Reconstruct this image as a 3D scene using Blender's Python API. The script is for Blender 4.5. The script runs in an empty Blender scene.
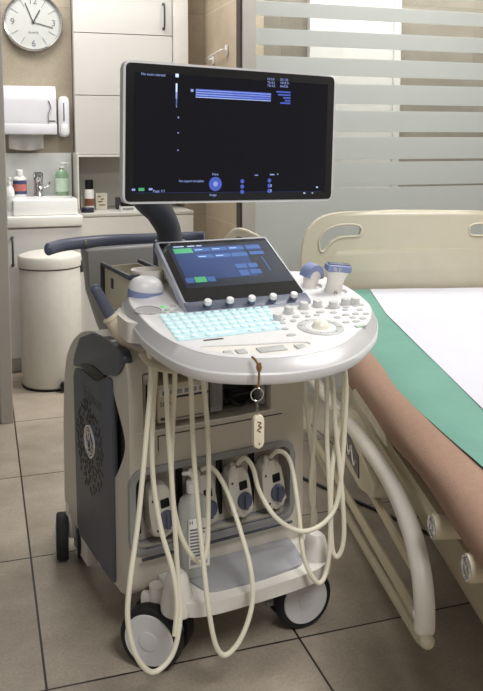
import bpy, bmesh, math, random
from math import sin, cos, pi, radians, atan, atan2, sqrt
from mathutils import Vector, Matrix
random.seed(7)
SC = bpy.context.scene
COL = SC.collection

# ------------------------------------------------------------------ materials
def srgb(r, g, b):
    f = lambda c: (c/255/12.92) if c <= 10 else ((c/255+.055)/1.055)**2.4
    return (f(r), f(g), f(b), 1)

def mat(name, rgb, rough=.5, metal=0, var=.06, scale=14, bump=0, bscale=200, emit=None, estr=0, trans=0, coat=0, spec=.5):
    m = bpy.data.materials.new(name); m.use_nodes = True
    nt = m.node_tree; N = nt.nodes; L = nt.links
    p = N['Principled BSDF']
    c = srgb(*rgb)
    p.inputs['Base Color'].default_value = c
    p.inputs['Roughness'].default_value = rough
    p.inputs['Metallic'].default_value = metal
    p.inputs['Specular IOR Level'].default_value = spec
    if trans: p.inputs['Transmission Weight'].default_value = trans
    if coat: p.inputs['Coat Weight'].default_value = coat
    if emit:
        p.inputs['Emission Color'].default_value = srgb(*emit); p.inputs['Emission Strength'].default_value = estr
    if var or bump:
        tc = N.new('ShaderNodeTexCoord')
    if var:
        nz = N.new('ShaderNodeTexNoise'); nz.inputs['Scale'].default_value = scale; nz.inputs['Detail'].default_value = 5
        L.new(tc.outputs['Object'], nz.inputs['Vector'])
        mr = N.new('ShaderNodeMapRange'); mr.inputs[1].default_value = .25; mr.inputs[2].default_value = .75
        mr.inputs[3].default_value = 1-var; mr.inputs[4].default_value = 1+var
        L.new(nz.outputs[0], mr.inputs[0])
        mx = N.new('ShaderNodeMix'); mx.data_type = 'RGBA'; mx.blend_type = 'MULTIPLY'; mx.inputs[0].default_value = 1
        mx.inputs[6].default_value = c
        L.new(mr.outputs[0], mx.inputs[7]); L.new(mx.outputs[2], p.inputs['Base Color'])
    if bump:
        nb = N.new('ShaderNodeTexNoise'); nb.inputs['Scale'].default_value = bscale; nb.inputs['Detail'].default_value = 3
        L.new(tc.outputs['Object'], nb.inputs['Vector'])
        b = N.new('ShaderNodeBump'); b.inputs['Strength'].default_value = bump; b.inputs['Distance'].default_value = .004
        L.new(nb.outputs[0], b.inputs['Height']); L.new(b.outputs[0], p.inputs['Normal'])
    return m

def tile_mat(name, rgb, rgb2, grout, x0, y0, sx, sy, gap, axes=(0, 1), rough=.45, mottled=.12):
    """square tiles in world space with thin joints and stone mottling"""
    m = bpy.data.materials.new(name); m.use_nodes = True
    nt = m.node_tree; N = nt.nodes; L = nt.links; p = N['Principled BSDF']
    g = N.new('ShaderNodeNewGeometry'); sp = N.new('ShaderNodeSeparateXYZ'); L.new(g.outputs['Position'], sp.inputs[0])
    def M(op, a, b=None):
        n = N.new('ShaderNodeMath'); n.operation = op
        for i, v in enumerate((a, b)):
            if v is None: continue
            if isinstance(v, (int, float)): n.inputs[i].default_value = v
            else: L.new(v, n.inputs[i])
        return n.outputs[0]
    cells = []; ds = []
    for ax, o, s in ((axes[0], x0, sx), (axes[1], y0, sy)):
        t = M('DIVIDE', M('SUBTRACT', sp.outputs[ax], o), s)
        cells.append(M('FLOOR', t)); f = M('FRACT', t)
        ds.append(M('MULTIPLY', M('MINIMUM', f, M('SUBTRACT', 1.0, f)), s))
    d = M('MINIMUM', ds[0], ds[1])
    isg = M('LESS_THAN', d, gap/2)
    cx = N.new('ShaderNodeCombineXYZ'); L.new(cells[0], cx.inputs[0]); L.new(cells[1], cx.inputs[1])
    wn = N.new('ShaderNodeTexWhiteNoise'); wn.noise_dimensions = '3D'; L.new(cx.outputs[0], wn.inputs['Vector'])
    ad = N.new('ShaderNodeVectorMath'); ad.operation = 'MULTIPLY_ADD'; ad.inputs[1].default_value = (7, 7, 7)
    L.new(cx.outputs[0], ad.inputs[0]); L.new(g.outputs['Position'], ad.inputs[2])
    nz = N.new('ShaderNodeTexNoise'); nz.inputs['Scale'].default_value = 3.2; nz.inputs['Detail'].default_value = 9; nz.inputs['Roughness'].default_value = .62
    L.new(ad.outputs[0], nz.inputs['Vector'])
    mr = N.new('ShaderNodeMapRange'); mr.inputs[1].default_value = .3; mr.inputs[2].default_value = .7; L.new(nz.outputs[0], mr.inputs[0])
    mx = N.new('ShaderNodeMix'); mx.data_type = 'RGBA'; mx.inputs[6].default_value = srgb(*rgb); mx.inputs[7].default_value = srgb(*rgb2)
    L.new(mr.outputs[0], mx.inputs[0])
    n2 = N.new('ShaderNodeTexNoise'); n2.inputs['Scale'].default_value = 130; n2.inputs['Detail'].default_value = 4; L.new(g.outputs['Position'], n2.inputs['Vector'])
    m2 = N.new('ShaderNodeMapRange'); m2.inputs[1].default_value = .3; m2.inputs[2].default_value = .7; m2.inputs[3].default_value = 1-mottled; m2.inputs[4].default_value = 1+mottled; L.new(n2.outputs[0], m2.inputs[0])
    mm = N.new('ShaderNodeMix'); mm.data_type = 'RGBA'; mm.blend_type = 'MULTIPLY'; mm.inputs[0].default_value = 1
    L.new(mx.outputs[2], mm.inputs[6]); L.new(m2.outputs[0], mm.inputs[7])
    mg = N.new('ShaderNodeMix'); mg.data_type = 'RGBA'; L.new(isg, mg.inputs[0]); L.new(mm.outputs[2], mg.inputs[6]); mg.inputs[7].default_value = srgb(*grout)
    L.new(mg.outputs[2], p.inputs['Base Color']); p.inputs['Roughness'].default_value = rough
    p.inputs['Specular IOR Level'].default_value = .4
    return m

W = mat('white_plastic', (222, 218, 211), .42, var=.02, bump=.03, bscale=900)
W2 = mat('console_white', (218, 217, 218), .38, var=.015)
WARM = mat('warm_shell', (206, 199, 186), .45, var=.03, bump=.03, bscale=900)
BEIGE = mat('beige_plastic', (206, 197, 174), .5, var=.03)
GREYP = mat('charcoal_panel', (84, 87, 98), .48, var=.05, bump=.04, bscale=1200)
GREYD = mat('dark_panel', (58, 60, 68), .42, var=.05)
BLUEG = mat('slate_blue', (86, 91, 110), .42, var=.05)
LBLUE = mat('lilac_blue', (128, 140, 180), .42, var=.03)
SILV = mat('silver_grey', (176, 175, 176), .32, var=.02)
KNB = mat('knob_silver', (208, 207, 206), .3, .15, var=.02)
GREYM = mat('mid_grey', (150, 149, 148), .45, var=.04)
PADG = mat('pad_grey', (158, 158, 162), .6, var=.04, bump=.05, bscale=700)
BLACK = mat('black_plastic', (17, 17, 19), .4, var=.1, spec=.35)
BAY = mat('bay_dark', (74, 71, 67), .6, var=.1)
RUB = mat('rubber', (26, 26, 28), .65, var=.15, bump=.05)
CABLE = mat('cable_cream', (232, 227, 207), .45, var=.03)
CONN = mat('connector_white', (214, 209, 198), .45, var=.03)
CHROME = mat('chrome', (215, 215, 218), .12, 1, var=0)
STEEL = mat('brushed_steel', (170, 166, 158), .35, 1, var=.05)
ALU = mat('aluminium', (172, 168, 160), .42, .35, var=.04)
BROWN = mat('dark_brown', (52, 38, 32), .5)
CAB = mat('cabinet_white', (206, 203, 199), .45, var=.02, scale=4)
CABW = mat('worktop_white', (222, 219, 212), .35, var=.03)
GAP = mat('shadow_gap', (60, 55, 50), .8)
SPL2 = mat('alcove_splash', (206, 203, 196), .35, var=.05, scale=7)
SPL = mat('splash_grey', (218, 219, 216), .3, var=.06, scale=9)
CERA = mat('ceramic', (238, 238, 236), .15, var=.01, coat=.3)
PAPER = mat('paper', (235, 233, 228), .8, var=.03, bump=.1, bscale=60)
DISP = mat('dispenser_white', (222, 221, 226), .35, var=.02)
BINM = mat('bin_cream', (206, 203, 194), .42, var=.04, scale=30, bump=.06, bscale=160)
BEDP = mat('bed_cream', (192, 185, 165), .42, var=.03)
BEDM = mat('bed_metal_cream', (198, 188, 164), .45, var=.04)
RAILW = mat('rail_white', (218, 212, 202), .4, var=.03)
TUBEB = mat('rail_bar', (196, 184, 154), .35, var=.05)
BRSH = mat('brown_cover', (152, 122, 104), .85, var=.07, scale=60, bump=.25, bscale=420)
GREEN = mat('green_drape', (98, 145, 131), .75, var=.07, scale=7, bump=.12, bscale=35)
WSH = mat('white_paper_sheet', (196, 196, 204), .8, var=.02, bump=.06, bscale=60)
GOLD = mat('brass_cord', (150, 112, 66), .4, .5, var=.2)
SCR = mat('screen_black', (10, 10, 15), .25, var=0, emit=(20, 20, 34), estr=.3, spec=.3)
GLASSB = mat('touch_black', (18, 19, 24), .12, var=0)
KEYM = mat('key_backlit', (208, 226, 229), .4, var=0, emit=(190, 236, 244), estr=.22)
KPAN = mat('keyboard_deck', (184, 206, 211), .45, var=0, emit=(170, 225, 235), estr=.16)
BTN = mat('button_grey', (182, 182, 181), .45, var=.03)
BTNG = mat('button_lit_green', (120, 190, 130), .4, var=0, emit=(90, 230, 120), estr=.4)
BTNP = mat('button_pale_green', (176, 196, 180), .45, var=0)
TBALL = mat('trackball_cream', (240, 236, 220), .18, var=0, coat=.5)
def glow(name, rgb, s): return mat(name, rgb, .4, var=0, emit=rgb, estr=s)
E_TXT = glow('screen_text_glow', (130, 145, 200), .6)
E_BLUE = glow('screen_blue', (62, 82, 165), .6)
E_BLU2 = glow('screen_blue_dim', (34, 44, 90), .5)
E_LITE = glow('screen_light', (185, 205, 240), .8)
E_UI = glow('touch_blue', (27, 52, 100), .5)
E_UIB = glow('touch_button', (52, 86, 140), .6)
E_GRN = glow('touch_green', (66, 150, 104), .6)
E_DARK = glow('touch_dark_blue', (14, 24, 44), .3)
BOTG = mat('soap_green_clear', (178, 214, 176), .15, var=.03, trans=.5)
BOTW = mat('bottle_white', (232, 231, 228), .35, var=.02)
BOTC = mat('bottle_clear', (206, 208, 204), .25, var=.02, trans=.15)
NAVY = mat('navy_label', (66, 70, 110), .5, var=.15)
RED = mat('red_label', (188, 110, 104), .5, var=.3, scale=80)
BRN2 = mat('brown_label', (130, 84, 60), .5, var=.3, scale=60)
LGRN = mat('carton_green', (120, 150, 70), .5); LBL = mat('carton_blue', (60, 90, 150), .5)
CARTON = mat('carton_cream', (206, 202, 188), .6, var=.05)
INK = mat('printed_ink', (52, 54, 62), .6, var=0)
EMB = mat('embossed_ink', (60, 62, 71), .5, var=0)
GREYINK = mat('faint_ink', (108, 110, 120), .6, var=0)
DIAL = mat('clock_dial', (190, 191, 187), .5, var=.01)

FLOOR = tile_mat('floor_tiles', (140, 129, 115), (182, 171, 156), (36, 30, 26), .103, 1.745, .6155, .606, .0055, rough=.42)
WALLB = tile_mat('wall_stone_tiles', (150, 139, 121), (168, 157, 139), (136, 125, 108), 1.31, .18, 1.2, .605, .003, axes=(0, 2), mottled=.07)
WALLS = tile_mat('wall_stone_side', (174, 158, 136), (198, 182, 160), (206, 194, 176), .5, .17, 1.2, .605, .005, axes=(1, 2), mottled=.1)
WALLG = tile_mat('wall_taupe_tiles', (116, 108, 97), (142, 134, 122), (102, 94, 84), .35, .18, 1.2, .605, .003, axes=(0, 2), mottled=.1)
CEIL = mat('ceiling_paint', (232, 230, 226), .8, var=.01)

# frosted film and clear glass
def glass_mats():
    m = bpy.data.materials.new('clear_glass'); m.use_nodes = True
    nt = m.node_tree; N = nt.nodes; L = nt.links; N.clear()
    o = N.new('ShaderNodeOutputMaterial'); t = N.new('ShaderNodeBsdfTransparent'); t.inputs[0].default_value = (.97, .98, .97, 1)
    g = N.new('ShaderNodeBsdfGlossy'); g.inputs['Roughness'].default_value = .02
    mx = N.new('ShaderNodeMixShader'); mx.inputs[0].default_value = .07
    L.new(t.outputs[0], mx.inputs[1]); L.new(g.outputs[0], mx.inputs[2]); L.new(mx.outputs[0], o.inputs[0])
    f = bpy.data.materials.new('frosted_film'); f.use_nodes = True
    nt = f.node_tree; N = nt.nodes; L = nt.links; N.clear()
    o = N.new('ShaderNodeOutputMaterial'); d = N.new('ShaderNodeBsdfDiffuse'); d.inputs[0].default_value = srgb(204, 208, 206)
    tl = N.new('ShaderNodeBsdfTranslucent'); tl.inputs[0].default_value = srgb(220, 222, 220)
    mx = N.new('ShaderNodeMixShader'); mx.inputs[0].default_value = .5
    gl = N.new('ShaderNodeBsdfGlossy'); gl.inputs['Roughness'].default_value = .35
    m2 = N.new('ShaderNodeMixShader'); m2.inputs[0].default_value = .05
    L.new(d.outputs[0], mx.inputs[1]); L.new(tl.outputs[0], mx.inputs[2]); L.new(mx.outputs[0], m2.inputs[1]); L.new(gl.outputs[0], m2.inputs[2]); L.new(m2.outputs[0], o.inputs[0])
    return m, f
CLEAR, FROST = glass_mats()

# ------------------------------------------------------------------ mesh builder
def catmull(pts, n=8, closed=False):
    P = [Vector(p) for p in pts]; out = []
    cnt = len(P) if closed else len(P)-1
    for i in range(cnt):
        if closed: a, b, c, d = P[i-1], P[i], P[(i+1) % len(P)], P[(i+2) % len(P)]
        else: a, b, c, d = P[max(i-1, 0)], P[i], P[i+1], P[min(i+2, len(P)-1)]
        for k in range(n):
            t = k/n
            out.append(.5*((2*b)+(c-a)*t+(2*a-5*b+4*c-d)*t*t+(3*b-3*c+d-a)*t**3))
    if not closed: out.append(P[-1])
    return out

def fillet(pts, r, n=5):
    """round the corners of a 2D polygon"""
    out = []; L = len(pts)
    for i in range(L):
        p = Vector(pts[i]); a = Vector(pts[i-1])-p; b = Vector(pts[(i+1) % L])-p
        rr = min(r, a.length*.49, b.length*.49)
        p0 = p+a.normalized()*rr; p1 = p+b.normalized()*rr
        for k in range(n+1):
            t = k/n; out.append(tuple((1-t)**2*p0+2*t*(1-t)*p+t*t*p1))
    return out

class MB:
    def __init__(s, T=None): s.bm = bmesh.new(); s.T = T
    def _x(s, vs, mtx):
        for v in vs: v.co = mtx @ v.co
    def box(s, c, d, rot=None, bev=0, seg=2):
        g = bmesh.ops.create_cube(s.bm, size=1); vs = g['verts']
        for v in vs: v.co = Vector((v.co.x*d[0], v.co.y*d[1], v.co.z*d[2]))
        if bev:
            es = list({e for v in vs for e in v.link_edges})
            r = bmesh.ops.bevel(s.bm, geom=es, offset=min(bev, min(d)*.49), segments=seg, affect='EDGES', profile=.5)
            vs = list({v for f in r['faces'] for v in f.verts} | {v for v in vs if v.is_valid})
        m = Matrix.Translation(c)
        if rot is not None: m = m @ (rot.to_4x4() if hasattr(rot, 'to_4x4') else rot)
        s._x(vs, m); return s
    def bb(s, a, b, bev=0, seg=2):
        return s.box([(a[i]+b[i])/2 for i in range(3)], [abs(b[i]-a[i]) for i in range(3)], None, bev, seg)
    def prism(s, poly, h0, h1, plane='xy', bev=0, seg=2, bevsel='both'):
        mp = {'xy': lambda p, h: (p[0], p[1], h), 'yz': lambda p, h: (h, p[0], p[1]), 'xz': lambda p, h: (p[0], h, p[1])}[plane]
        lo = [s.bm.verts.new(mp(p, h0)) for p in poly]; hi = [s.bm.verts.new(mp(p, h1)) for p in poly]
        n = len(poly); f0 = s.bm.faces.new(lo); f1 = s.bm.faces.new(hi)
        for i in range(n): s.bm.faces.new((lo[i], lo[(i+1) % n], hi[(i+1) % n], hi[i]))
        if bev:
            es = []
            if bevsel in ('both', 'lo'): es += list(f0.edges)
            if bevsel in ('both', 'hi'): es += list(f1.edges)
            bmesh.ops.bevel(s.bm, geom=es, offset=bev, segments=seg, affect='EDGES', profile=.5, clamp_overlap=True)
        return s
    def ring(s, outs, cap=True):
        """loft closed loops (lists of same length)"""
        rows = [[s.bm.verts.new(p) for p in o] for o in outs]
        n = len(rows[0])
        for a, b in zip(rows, rows[1:]):
            for i in range(n): s.bm.faces.new((a[i], a[(i+1) % n], b[(i+1) % n], b[i]))
        if cap: s.bm.faces.new(rows[0]); s.bm.faces.new(rows[-1])
        return s
    def cyl(s, p0, p1, r0, r1=None, seg=24, cap=True):
        r1 = r0 if r1 is None else r1
        p0, p1 = Vector(p0), Vector(p1); d = p1-p0
        q = d.to_track_quat('Z', 'Y').to_matrix()
        mk = lambda c, r: [c+q @ Vector((r*cos(2*pi*i/seg), r*sin(2*pi*i/seg), 0)) for i in range(seg)]
        return s.ring([mk(p0, r0), mk(p1, r1)], cap)
    def lathe(s, prof, c=(0, 0, 0), axis=(0, 0, 1), seg=28, sx=1, sy=1):
        q = Vector(axis).to_track_quat('Z', 'Y').to_matrix(); c = Vector(c)
        hollow = prof[0][0] > 1e-3 and prof[-1][0] > 1e-3
        if hollow: prof = list(prof)+[prof[0]]
        return s.ring([[c+q @ Vector((max(r, 1e-4)*cos(2*pi*i/seg)*sx, max(r, 1e-4)*sin(2*pi*i/seg)*sy, z)) for i in range(seg)] for r, z in prof], not hollow)
    def torus(s, c, axis, R, r, seg=28, rs=10):
        q = Vector(axis).to_track_quat('Z', 'Y').to_matrix(); c = Vector(c)
        loops = [[c+q @ Vector(((R+r*cos(2*pi*j/rs))*cos(2*pi*i/seg), (R+r*cos(2*pi*j/rs))*sin(2*pi*i/seg), r*sin(2*pi*j/rs))) for j in range(rs)] for i in range(seg)]
        rows = [[s.bm.verts.new(p) for p in o] for o in loops]
        for i in range(seg):
            a, b = rows[i], rows[(i+1) % seg]
            for j in range(rs): s.bm.faces.new((a[j], a[(j+1) % rs], b[(j+1) % rs], b[j]))
        return s
    def ball(s, c, r, sc=(1, 1, 1), rot=None, u=20, v=12):
        g = bmesh.ops.create_uvsphere(s.bm, u_segments=u, v_segments=v, radius=r)
        m = Matrix.Translation(c) @ ((rot.to_4x4()) if rot is not None else Matrix()) @ Matrix.Diagonal((*sc, 1))
        s._x(g['verts'], m); return s
    def tube(s, pts, r, n=8, seg=10, smooth=True, rads=None, flat=None):
        P = catmull(pts, n) if smooth else [Vector(p) for p in pts]
        if rads:
            R = []
            for i in range(len(P)):
                t = i/(len(P)-1)*(len(rads)-1); k = min(int(t), len(rads)-2); R.append(rads[k]+(rads[k+1]-rads[k])*(t-k))
        else: R = [r]*len(P)
        T0 = (P[1]-P[0]).normalized(); up = Vector((0, 0, 1)) if abs(T0.z) < .9 else Vector((0, 1, 0))
        nrm = (up-T0*up.dot(T0)).normalized(); loops = []
        for i, p in enumerate(P):
            t = (P[min(i+1, len(P)-1)]-P[max(i-1, 0)]).normalized()
            nrm = (nrm-t*nrm.dot(t)).normalized(); bn = t.cross(nrm)
            fx, fy = flat if flat else (1, 1)
            loops.append([p+(nrm*cos(2*pi*j/seg)*fx+bn*sin(2*pi*j/seg)*fy)*R[i] for j in range(seg)])
        return s.ring(loops)
    def bevel_sharp(s, off, ang=40, seg=2):
        es = [e for e in s.bm.edges if len(e.link_faces) == 2 and e.calc_face_angle(0) > radians(ang)]
        bmesh.ops.bevel(s.bm, geom=es, offset=off, segments=seg, affect='EDGES', profile=.5, clamp_overlap=True); return s
    def mesh(s, name):
        bmesh.ops.recalc_face_normals(s.bm, faces=s.bm.faces[:])
        if s.T is not None: s.bm.transform(s.T)
        me = bpy.data.meshes.new(name); s.bm.to_mesh(me); s.bm.free(); return me
    def build(s, name, m, parent=None, label=None, smooth=35):
        return link(name, s.mesh(name), m, parent, label, smooth)

def link(name, me, m, parent=None, label=None, smooth=35):
    if smooth:
        me.polygons.foreach_set('use_smooth', [True]*len(me.polygons)); me.set_sharp_from_angle(angle=radians(smooth))
    me.materials.clear(); me.materials.append(m)
    o = bpy.data.objects.new(name, me); COL.objects.link(o)
    if parent: o.parent = parent
    if label: o['label'] = label
    return o

def cut(base, cutters):
    """base MB minus list of MBs -> mesh"""
    T = base.T; base.T = None
    ob = bpy.data.objects.new('tmp', base.mesh('tmp')); COL.objects.link(ob); tmp = [ob]
    for c in cutters:
        co = bpy.data.objects.new('tmpc', c.mesh('tmpc')); COL.objects.link(co); tmp.append(co)
        md = ob.modifiers.new('b', 'BOOLEAN'); md.operation = 'DIFFERENCE'; md.solver = 'EXACT'; md.object = co
    dg = bpy.context.evaluated_depsgraph_get(); dg.update()
    me = bpy.data.meshes.new_from_object(ob.evaluated_get(dg))
    for t in tmp:
        d = t.data; bpy.data.objects.remove(t); bpy.data.meshes.remove(d)
    if T is not None: me.transform(T)
    return me

def text(name, body, size, m, M4, parent=None, depth=.0004, align='LEFT'):
    cu = bpy.data.curves.new('txt', 'FONT'); cu.body = body; cu.size = size; cu.extrude = depth; cu.align_x = align
    ob = bpy.data.objects.new('txt', cu); COL.objects.link(ob)
    dg = bpy.context.evaluated_depsgraph_get(); dg.update()
    me = bpy.data.meshes.new_from_object(ob.evaluated_get(dg))
    bpy.data.objects.remove(ob); bpy.data.curves.remove(cu)
    me.transform(M4); return link(name, me, m, parent, None, 0)

def thing(name, label, cat, loc=(0, 0, 0), rz=0, group=None):
    o = bpy.data.objects.new(name, None); COL.objects.link(o); o.empty_display_size = .1
    o.location = loc; o.rotation_euler = (0, 0, rz); return tag(o, label, cat, group)
def tag(o, label, cat, group=None):
    o['label'] = label; o['category'] = cat
    if group: o['group'] = group
    return o
def struct(o): o['kind'] = 'structure'; return o
RX = lambda a: Matrix.Rotation(a, 3, 'X')
RY = lambda a: Matrix.Rotation(a, 3, 'Y')
RZ = lambda a: Matrix.Rotation(a, 3, 'Z')
FRONT = Matrix.Rotation(pi/2, 4, 'X')       # text lying in XY -> standing, facing -Y

# ------------------------------------------------------------------ setting
struct(MB().bb((-2.5, -1.5, -.08), (4.2, 5.2, 0)).build('floor', FLOOR, smooth=0))
struct(MB().bb((-2.5, -1.5, 2.75), (4.2, 5.2, 2.83)).build('ceiling', CEIL, smooth=0))
struct(MB().bb((-2.5, 4.75, 0), (.513, 5.02, 2.75)).bb((1.178, 4.75, 0), (1.31, 5.02, 2.75)).bb((-2.5, 5.02, 0), (1.31, 5.12, 2.75)).build('wall_back', WALLB, smooth=0))
struct(MB().bb((1.31, 4.08, 0), (1.45, 5.02, 2.75)).build('wall_niche', WALLS, smooth=0))
struct(MB().bb((1.45, 4.08, 0), (4.2, 4.2, 2.75)).build('wall_behind_glass', WALLG, smooth=0))
struct(MB().bb((4.05, -1.5, 0), (4.2, 4.08, 2.75)).build('wall_right', CEIL, smooth=0))
d = struct(MB().bb((1.74, 4.05, 0), (2.21, 4.079, 2.35), .004).build('door_1', CAB, smooth=0))
MB().bb((1.70, 4.04, 0), (1.74, 4.079, 2.39)).bb((2.21, 4.04, 0), (2.25, 4.079, 2.39)).build('door_frame', CAB, d, smooth=0)
# glass partition: post, dark edge strip, clear pane and the frosted bands on it
p = struct(MB().bb((1.150, 3.53, 0), (1.218, 3.60, 2.75), .003).build('trim_1', ALU, smooth=0))
MB().bb((1.142, 3.535, 0), (1.1495, 3.595, 2.75), .002).build('edge_strip', BROWN, p, smooth=0)
g = struct(MB().bb((1.218, 3.56, 0), (4.05, 3.57, 2.75)).build('window_1', CLEAR, smooth=0))
ctr = [(1.011, .010), (1.139, .013), (1.267, .025), (1.398, .031), (1.528, .036), (1.656, .050), (1.785, .057), (1.914, .066), (2.045, .074), (2.176, .082), (2.307, .09)]
fb = MB(); z = 0.0
for c, t in ctr:
    fb.bb((1.2185, 3.5575, z), (4.049, 3.5595, c-t/2)); z = c+t/2
fb.bb((1.2185, 3.5575, z), (4.049, 3.5595, 2.75))
fb.build('frosted_bands', FROST, g, smooth=0)
struct(MB().bb((.045, 3.55, 0), (.098, 3.63, 2.75), .004).build('trim_2', ALU, smooth=0))
g = struct(MB().bb((-2.5, 3.585, 0), (.045, 3.595, 2.75)).build('window_2', FROST, smooth=0))

# ------------------------------------------------------------------ far wall furniture
def cab_handle(name, x, y, z0, z1, par, m=STEEL):
    return MB().tube([(x, y, z0), (x, y-.028, z0+.012), (x, y-.028, z1-.012), (x, y, z1)], .0055, 5, 8).ball((x, y-.002, z0), .009).ball((x, y-.002, z1), .009).build(name, m, par)
t = thing('base_cabinet', 'white vanity cabinet with one tall bar handle below the sink', 'cabinet', (.31, 4.52, 0))
MB().bb((-.195, -.19, .08), (.195, .229, .783)).bb((-.185, -.15, 0), (.185, .22, .08)).build('body', CAB, t, smooth=0)
dr = MB().bb((-.195, -.208, .085), (.193, -.1905, .775), .002).build('door', CAB, t, smooth=0)
cab_handle('handle', -.17, -.208, .587, .73, dr, GREYD)
o = tag(MB().bb((.112, 4.295, .784), (.506, 4.749, .838), .006).build('worktop', CABW), 'thick white worktop carrying the square sink basin', 'worktop')
t = thing('base_cabinet', 'white base cabinet right of the sink, its ledge holding cartons and bottles', 'cabinet', (.85, 4.76, 0))
MB().bb((-.333, -.21, .08), (.325, .24, .806)).bb((-.29, -.17, 0), (.29, .2, .08)).build('body', CAB, t, smooth=0)
for x0, x1 in ((-.333, -.002), (.002, .325)):
    MB().bb((x0, -.228, .085), (x1, -.2105, .60), .002).build('door', CAB, t, smooth=0)
MB().bb((-.333, -.228, .604), (.325, -.2105, .804), .002).build('apron', CABW, t, smooth=0)
tag(MB().bb((.517, 4.53, .807), (1.176, 5.004, .828), .003).build('ledge_top', SPL2), 'grey topped ledge in the alcove under the wall cabinets', 'worktop')
t = thing('wall_cabinet', 'tall white wall cabinet of three stacked doors beside the clock', 'cabinet', (.802, 4.83, 1.142))
MB().bb((-.285, -.14, .004), (.285, .185, 1.55)).build('body', CAB, t, smooth=0)
MB().bb((-.286, -.162, 0), (.286, .185, .012), .002).build('bottom_panel', CABW, t, smooth=0)
for z0, z1 in ((.014, .351), (.355, .703), (.707, 1.26), (1.264, 1.55)):
    dr = MB().bb((-.286, -.162, z0), (.286, -.141, z1), .0015).build('door', CAB, t, smooth=0)
    if z0 == .707: cab_handle('handle', .235, -.162, .745, .885, dr, GREYD)
struct(MB().bb((1.091, 4.64, 1.142), (1.177, 5.019, 2.75)).build('trim_3', CABW, smooth=0))
struct(MB().bb((.112, 4.73, .84), (.497, 4.749, 1.166), .002).build('trim_4', SPL, smooth=0))
struct(MB().bb((.505, 4.5, .853), (.5125, 4.749, 1.166), .001).build('trim_5', CABW, smooth=0))
struct(MB().bb((.514, 5.005, .829), (1.177, 5.019, 1.141)).build('trim_6', SPL2, smooth=0))

# clock
t = thing('wall_clock', 'round silver rimmed wall clock with pale dial on beige tiles', 'clock', (.301, 4.749, 1.901))
MB().lathe([(.151, -.034), (.158, -.036), (.163, -.030), (.165, -.015), (.163, 0), (.15, 0)], axis=(0, 1, 0), seg=64).build('rim', CHROME, t)
MB().lathe([(0, -.020), (.152, -.020), (.152, -.014), (0, -.014)], axis=(0, 1, 0), seg=64).build('dial', DIAL, t)
mk = MB()
for k in range(12):
    a = k*pi/6
    if k % 3: mk.box((sin(a)*.118, -.0215, cos(a)*.118), (.0022, .001, .045), RY(a))
for k in range(60):
    a = k*pi/30; mk.box((sin(a)*.147, -.0215, cos(a)*.147), (.0012, .001, .006), RY(a))
mk.build('hour_marks', GREYINK, t, smooth=0)
for s, x, zz in (('12', 0, .100), ('3', .112, -.017), ('6', 0, -.134), ('9', -.112, -.017)):
    text('numeral', s, .05, GREYINK, Matrix.Translation((x, -.021, zz)) @ FRONT, t, align='CENTER')
text('dial_text', 'QUARTZ', .014, GREYINK, Matrix.Translation((0, -.021, -.062)) @ FRONT, t, align='CENTER')
for nm, a, l, w in (('hour_hand', radians(29), .085, .006), ('minute_hand', radians(-22), .122, .005), ('second_hand', radians(104), .122, .0036)):
    MB().box((sin(a)*l*.42, -.024, cos(a)*l*.42), (w, .0012, l), RY(a)).build(nm, INK, t, smooth=0)
MB().lathe([(0, -.0275), (.006, -.0275), (.006, -.021), (0, -.021)], axis=(0, 1, 0), seg=16).build('hub', INK, t)

# towel dispenser
t = thing('paper_towel_dispenser', 'white wall dispenser with a folded paper towel hanging out below', 'dispenser', (.268, 4.748, 1.275))
pr = fillet([(0, 0), (-.115, 0), (-.125, .06), (-.125, .20), (-.10, .265), (0, .268)], .02)
MB().prism(pr, -.148, .140, 'yz', .008).build('housing', DISP, t)
MB().bb((-.15, -.128, -.004), (.142, 0, .055), .006).build('lower_tray', DISP, t)
MB().tube([(.098, -.127, .185), (.110, -.13, .15), (.096, -.13, .11), (.098, -.127, .06)], .006, 6, 8, flat=(1, .5)).build('latch', GREYM, t)
MB().bb((.100, -.1262, .068), (.134, -.1245, .074)).build('maker_mark', INK, t, smooth=0)
for x in (-.065, .07): MB().lathe([(0, -.002), (.008, -.002), (.008, 0), (0, 0)], (x, -.1175, .215), (0, 1, 0), 14).build('screw_cover', CERA, t)
pt = MB(); v = []
for i in range(14):
    row = []
    for j in range(6):
        x = -.12+.19*i/13; zz = -.002-j*.016-(.012*sin(i/13*pi) if j > 0 else 0)*j/5
        row.append(pt.bm.verts.new((x, -.07-.008*sin(i*1.1)*j/5, zz)))
    v.append(row)
for i in range(13):
    for j in range(5): pt.bm.faces.new((v[i][j], v[i+1][j], v[i+1][j+1], v[i][j+1]))
ex = bmesh.ops.solidify(pt.bm, geom=pt.bm.faces[:], thickness=.003)
pt.build('paper_towel', PAPER, t)
# soap dispenser
t = thing('soap_dispenser', 'slim white capsule shaped soap dispenser on the beige wall', 'dispenser', (.457, 4.748, 1.257))
MB().prism(fillet([(-.03, 0), (.03, 0), (.03, .232), (-.03, .232)], .028), -.05, 0, 'xz', .008).build('housing', DISP, t)
MB().bb((-.003, -.0525, .09), (.003, -.0495, .195), .001).build('level_window', GREYD, t)
MB().prism(fillet([(-.02, .012), (.02, .012), (.02, .075), (-.02, .075)], .012), -.062, -.048, 'xz', .004).build('push_button', CERA, t)

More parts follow.
